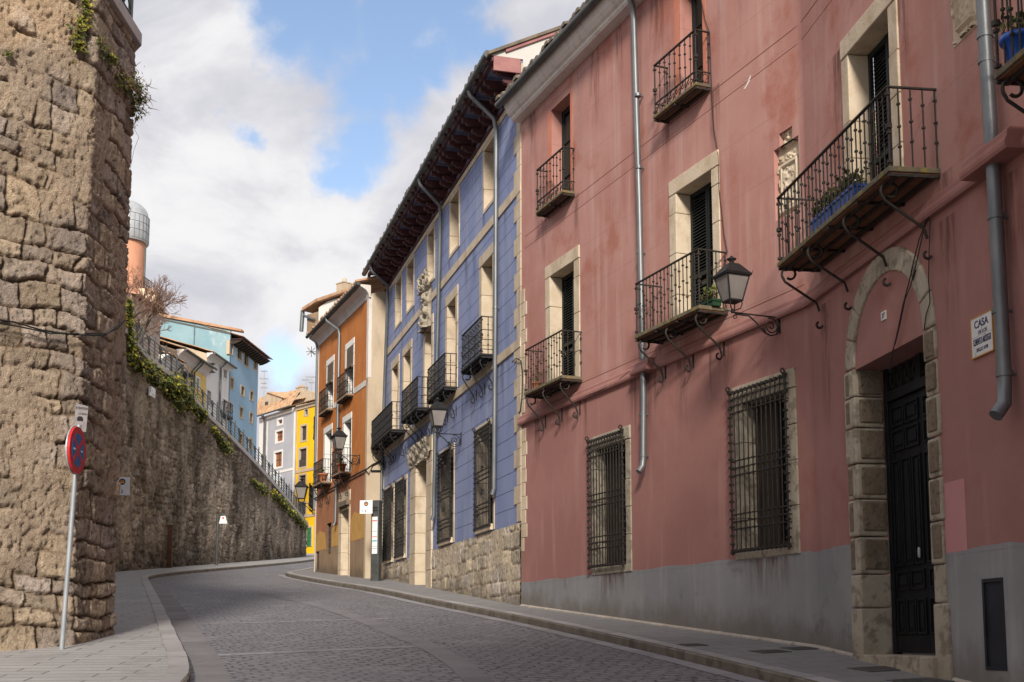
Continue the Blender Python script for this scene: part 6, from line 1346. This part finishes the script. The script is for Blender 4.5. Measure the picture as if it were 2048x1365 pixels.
for q in (.3, .5, .7): mb.fbox(YF, a + .05, b - .05, c + (d - c) * q, c + (d - c) * q + .03, .03, .05)
mb.build('door', 'greendoor', w)
mb = MB()
for py in (942, 1033): z_ = YF.hit(605, py)[1]; mb.fbox(YF, 0, YF.L, z_ - .12, z_ + .1, -.02, .05)
mb.fbox(YF, 0, .16, 5, zt, -.02, .04); mb.fbox(YF, 0, YF.L, zt - .3, zt, -.02, .1); mb.build('trim', 'cream', H)
for r_, k in ((yr[2], .42), (yr[4], .5)):
    a, b, c, d = r_; mb = MB(); mb.fbox(YF, a, b, c, c + (d - c) * k, -.1, .0); mb.build('parapet', 'windowdark', H)
corr('roof', H, YF.P(-.3, zt + .05, .45), YF.P(YF.L, zt + .05, .45), YF.P(0, zt + .5, -1.2), YF.P(YF.L, zt + .5, -1.2), 12, seed=15)
K2 = Fac(YF.P(-1.5, 0, -1.3).to_2d(), YF.P(YF.L, 0, -1.3).to_2d()); kh = K2.hit; mb = MB(); mb.poly(K2, [kh(562, 820), kh(640, 815), kh(640, 790), kh(614, 781), kh(606, 784)], -3, 0); mb.build('gable', 'cream', H)
a, b = kh(592, 803), kh(612, 799); corr('small_roof', H, K2.P(*a, .35), K2.P(*b, .35), K2.P(a[0], a[1] + .15, 0), K2.P(b[0], b[1] + .15, 0), 6, seed=16)
def antenna(px, y0, y1, Y, label, arms):
    a, b = at_depth(px, y1, Y), at_depth(px, y0, Y); S = thing('tv_antenna', label, 'antenna', a); mb = MB(); mb.tube([a, (a.x, a.y, b.z)], .035, 5); mb.build('mast', 'steel', S); mb = MB()
    for f, w in arms:
        z_ = a.z + (b.z - a.z) * f; mb.tube([(a.x - w, a.y, z_), (a.x + w, a.y, z_)], .022, 4)
        for q in np.linspace(-w, w, 6): mb.tube([(a.x + q, a.y - .3, z_), (a.x + q, a.y + .3, z_)], .014, 4)
    mb.build('aerial', 'steel', S)
antenna(527, 740, 800, 104, 'tall thin antenna mast between the pale blue tower house and the grey house', ((.95, .25), (.7, .35), (.55, .2), (.4, .25)))
antenna(622, 752, 800, 97, 'antenna with a star shaped head over the yellow house roof, beside the orange house', ((.95, .45), (.72, .2)))
antenna(611, 757, 790, 100, 'short antenna post with a wire frame on the roof of the grey house', ((.9, .3),))
q = plan_hit(offs(WP, -1.0), 556, 985); c = q[2]; zz = at_depth(555, 955, c.y); S = thing('traffic_sign', 'back of a round grey traffic sign behind the railing of the long wall', 'traffic sign', (zz.x, c.y, c.z))
TF2 = Fac((zz.x - 1, c.y), (zz.x + 1, c.y)); disc(TF2, 1, zz.z, .24, -.02, .01, 'disc', 'steel', S); mb = MB(); mb.tube([(zz.x, c.y + .05, c.z - 1), (zz.x, c.y + .05, zz.z + .2)], .035, 6); mb.build('pole', 'steel', S)

# unseen block added behind the viewer to shade the pink house and near roadway
HF = Fac((-2.5, -17), (-12.5, -17)); H = thing('shade_block', 'tall house-shaped block added unseen behind the viewer to shade the street', 'house', (4.3, -17, G(-17)))
tr = [(1 + 2.4 * i, 2.1 + 2.4 * i, z_, z_ + 1.8) for i in range(5) for z_ in (2, 5.2, 8.4, 11.6, 14.8, 18)]
HF = Fac((-3.2, -17), (11.8, -17)); HF.n = -HF.n
mb = MB(); wall(mb, HF, 0, 15, -2, 22.0, [q + (.2,) for q in tr], .2); mb.build('wall', 'cream', H); mb = MB(); mb.box(-3.2, 11.8, -26, -17.25, -2.5, 21.9); mb.build('rear_wall', 'cream', H)
for q in tr: pane(HF, H, *q, -.16, 'window')
mb = MB(); mb.box(-3.4, 12, -26.4, -16.8, 22, 22.3); mb.build('roof', 'tile', H)
# ------------------------------------------------------------------ camera, sun and sky
cd = bpy.data.cameras.new('camera'); cam = bpy.data.objects.new('camera', cd); COL.objects.link(cam); SC.camera = cam
cam.location = (0, 0, EYE); cam.rotation_euler = (radians(90) + PITCH, 0, 0); cd.sensor_width = 36; cd.lens = FPX / 2048 * 36; cd.shift_y = (974 - 682.5) / 2048; cd.clip_start = .1; cd.clip_end = 4000
SUN = Vector((.02, .88, -.46)).normalized()
sl = bpy.data.lights.new('sun', 'SUN'); so = bpy.data.objects.new('sun', sl); COL.objects.link(so); sl.energy = 3.9; sl.angle = radians(9); sl.color = (1, .93, .82)
so.rotation_euler = SUN.to_track_quat('-Z', 'Y').to_euler(); so.location = (-20, -30, 40)
W = bpy.data.worlds.new('World'); SC.world = W; W.use_nodes = True; nt = W.node_tree; N, L = nt.nodes, nt.links; BG = N['Background']; BG.inputs[1].default_value = .1
sky = N.new('ShaderNodeTexSky'); sky.sky_type = 'NISHITA'; sky.sun_disc = False; sky.sun_elevation = math.asin(-SUN.z); sky.sun_rotation = atan2(-SUN.x, -SUN.y); sky.air_density = 1.0; sky.dust_density = .6; sky.ozone_density = 1.6
tc = N.new('ShaderNodeTexCoord'); D = tc.outputs['Generated']
def blob(px, py, r):
    v = Vector(ray(px, py)).normalized(); d = N.new('ShaderNodeVectorMath'); d.operation = 'DISTANCE'; d.inputs[1].default_value = v; L.new(DW, d.inputs[0])
    return nramp(N, L, d.outputs['Value'], 0, r / FPX, 1, 0)
wz = N.new('ShaderNodeTexNoise'); wz.inputs['Scale'].default_value = 7; wz.inputs['Detail'].default_value = 6; wz.inputs['Roughness'].default_value = .6; L.new(D, wz.inputs['Vector'])
wv = N.new('ShaderNodeVectorMath'); wv.operation = 'MULTIPLY_ADD'; wv.inputs[1].default_value = (.13, .13, .13); L.new(wz.outputs['Color'], wv.inputs[0])
sb = N.new('ShaderNodeVectorMath'); sb.operation = 'SUBTRACT'; sb.inputs[1].default_value = (.065, .065, .065); L.new(D, sb.inputs[0]); L.new(sb.outputs[0], wv.inputs[2]); DW = wv.outputs[0]
m = None
for b in ((640, 30, 230), (740, 20, 240), (720, 140, 200), (770, 110, 200), (700, 240, 170), (660, 300, 110), (800, 190, 150), (930, 60, 190), (860, 120, 170), (1000, 90, 110), (560, 0, 150), (575, 715, 130), (470, 225, 80), (880, 20, 160), (820, -30, 240), (930, -40, 200), (560, 60, 120)):
    q = blob(*b); m = q if m is None else nmath(N, L, 'MAXIMUM', m, q)
n1 = nnoise(N, L, D, 11.0, 10, .62, (1, 1, 1.3), .5); n2 = nnoise(N, L, D, 3.2, 6, .55, (1, 1, 1.6), .3); n3 = nnoise(N, L, D, 6.0, 9, .58, (1, 1, 1.5), .4)
cov = nmath(N, L, 'ADD', m, nmath(N, L, 'MULTIPLY', nmath(N, L, 'SUBTRACT', n1, .5), 1.5))
blue = nramp(N, L, cov, .30, 1.0)
oth = nramp(N, L, n2, .60, .72, 0, .55)
sx = N.new('ShaderNodeSeparateXYZ'); L.new(D, sx.inputs[0]); back = nramp(N, L, sx.outputs[1], .75, .5, 0, 1)
blue = nmath(N, L, 'MAXIMUM', blue, nmath(N, L, 'MULTIPLY', oth, back))
shade = nramp(N, L, n3, .40, .66)
cl = nmix(N, L, shade, (5.1, 5.1, 5.6), (7.5, 7.4, 7.45))
skyc = nmix(N, L, 1.0, sky.outputs[0], (1.9, 1.72, 1.62), 'MULTIPLY')
L.new(nmix(N, L, blue, cl, skyc), BG.inputs[0])
SC.view_settings.view_transform = 'Standard'; SC.view_settings.look = 'None'; SC.view_settings.exposure = 0.32; SC.view_settings.gamma = 1
SC.render.engine = 'CYCLES'; SC.cycles.use_denoising = True
try: SC.cycles.denoiser = 'OPENIMAGEDENOISE'
except Exception: pass
SC.cycles.max_bounces = 6; SC.cycles.use_adaptive_sampling = True
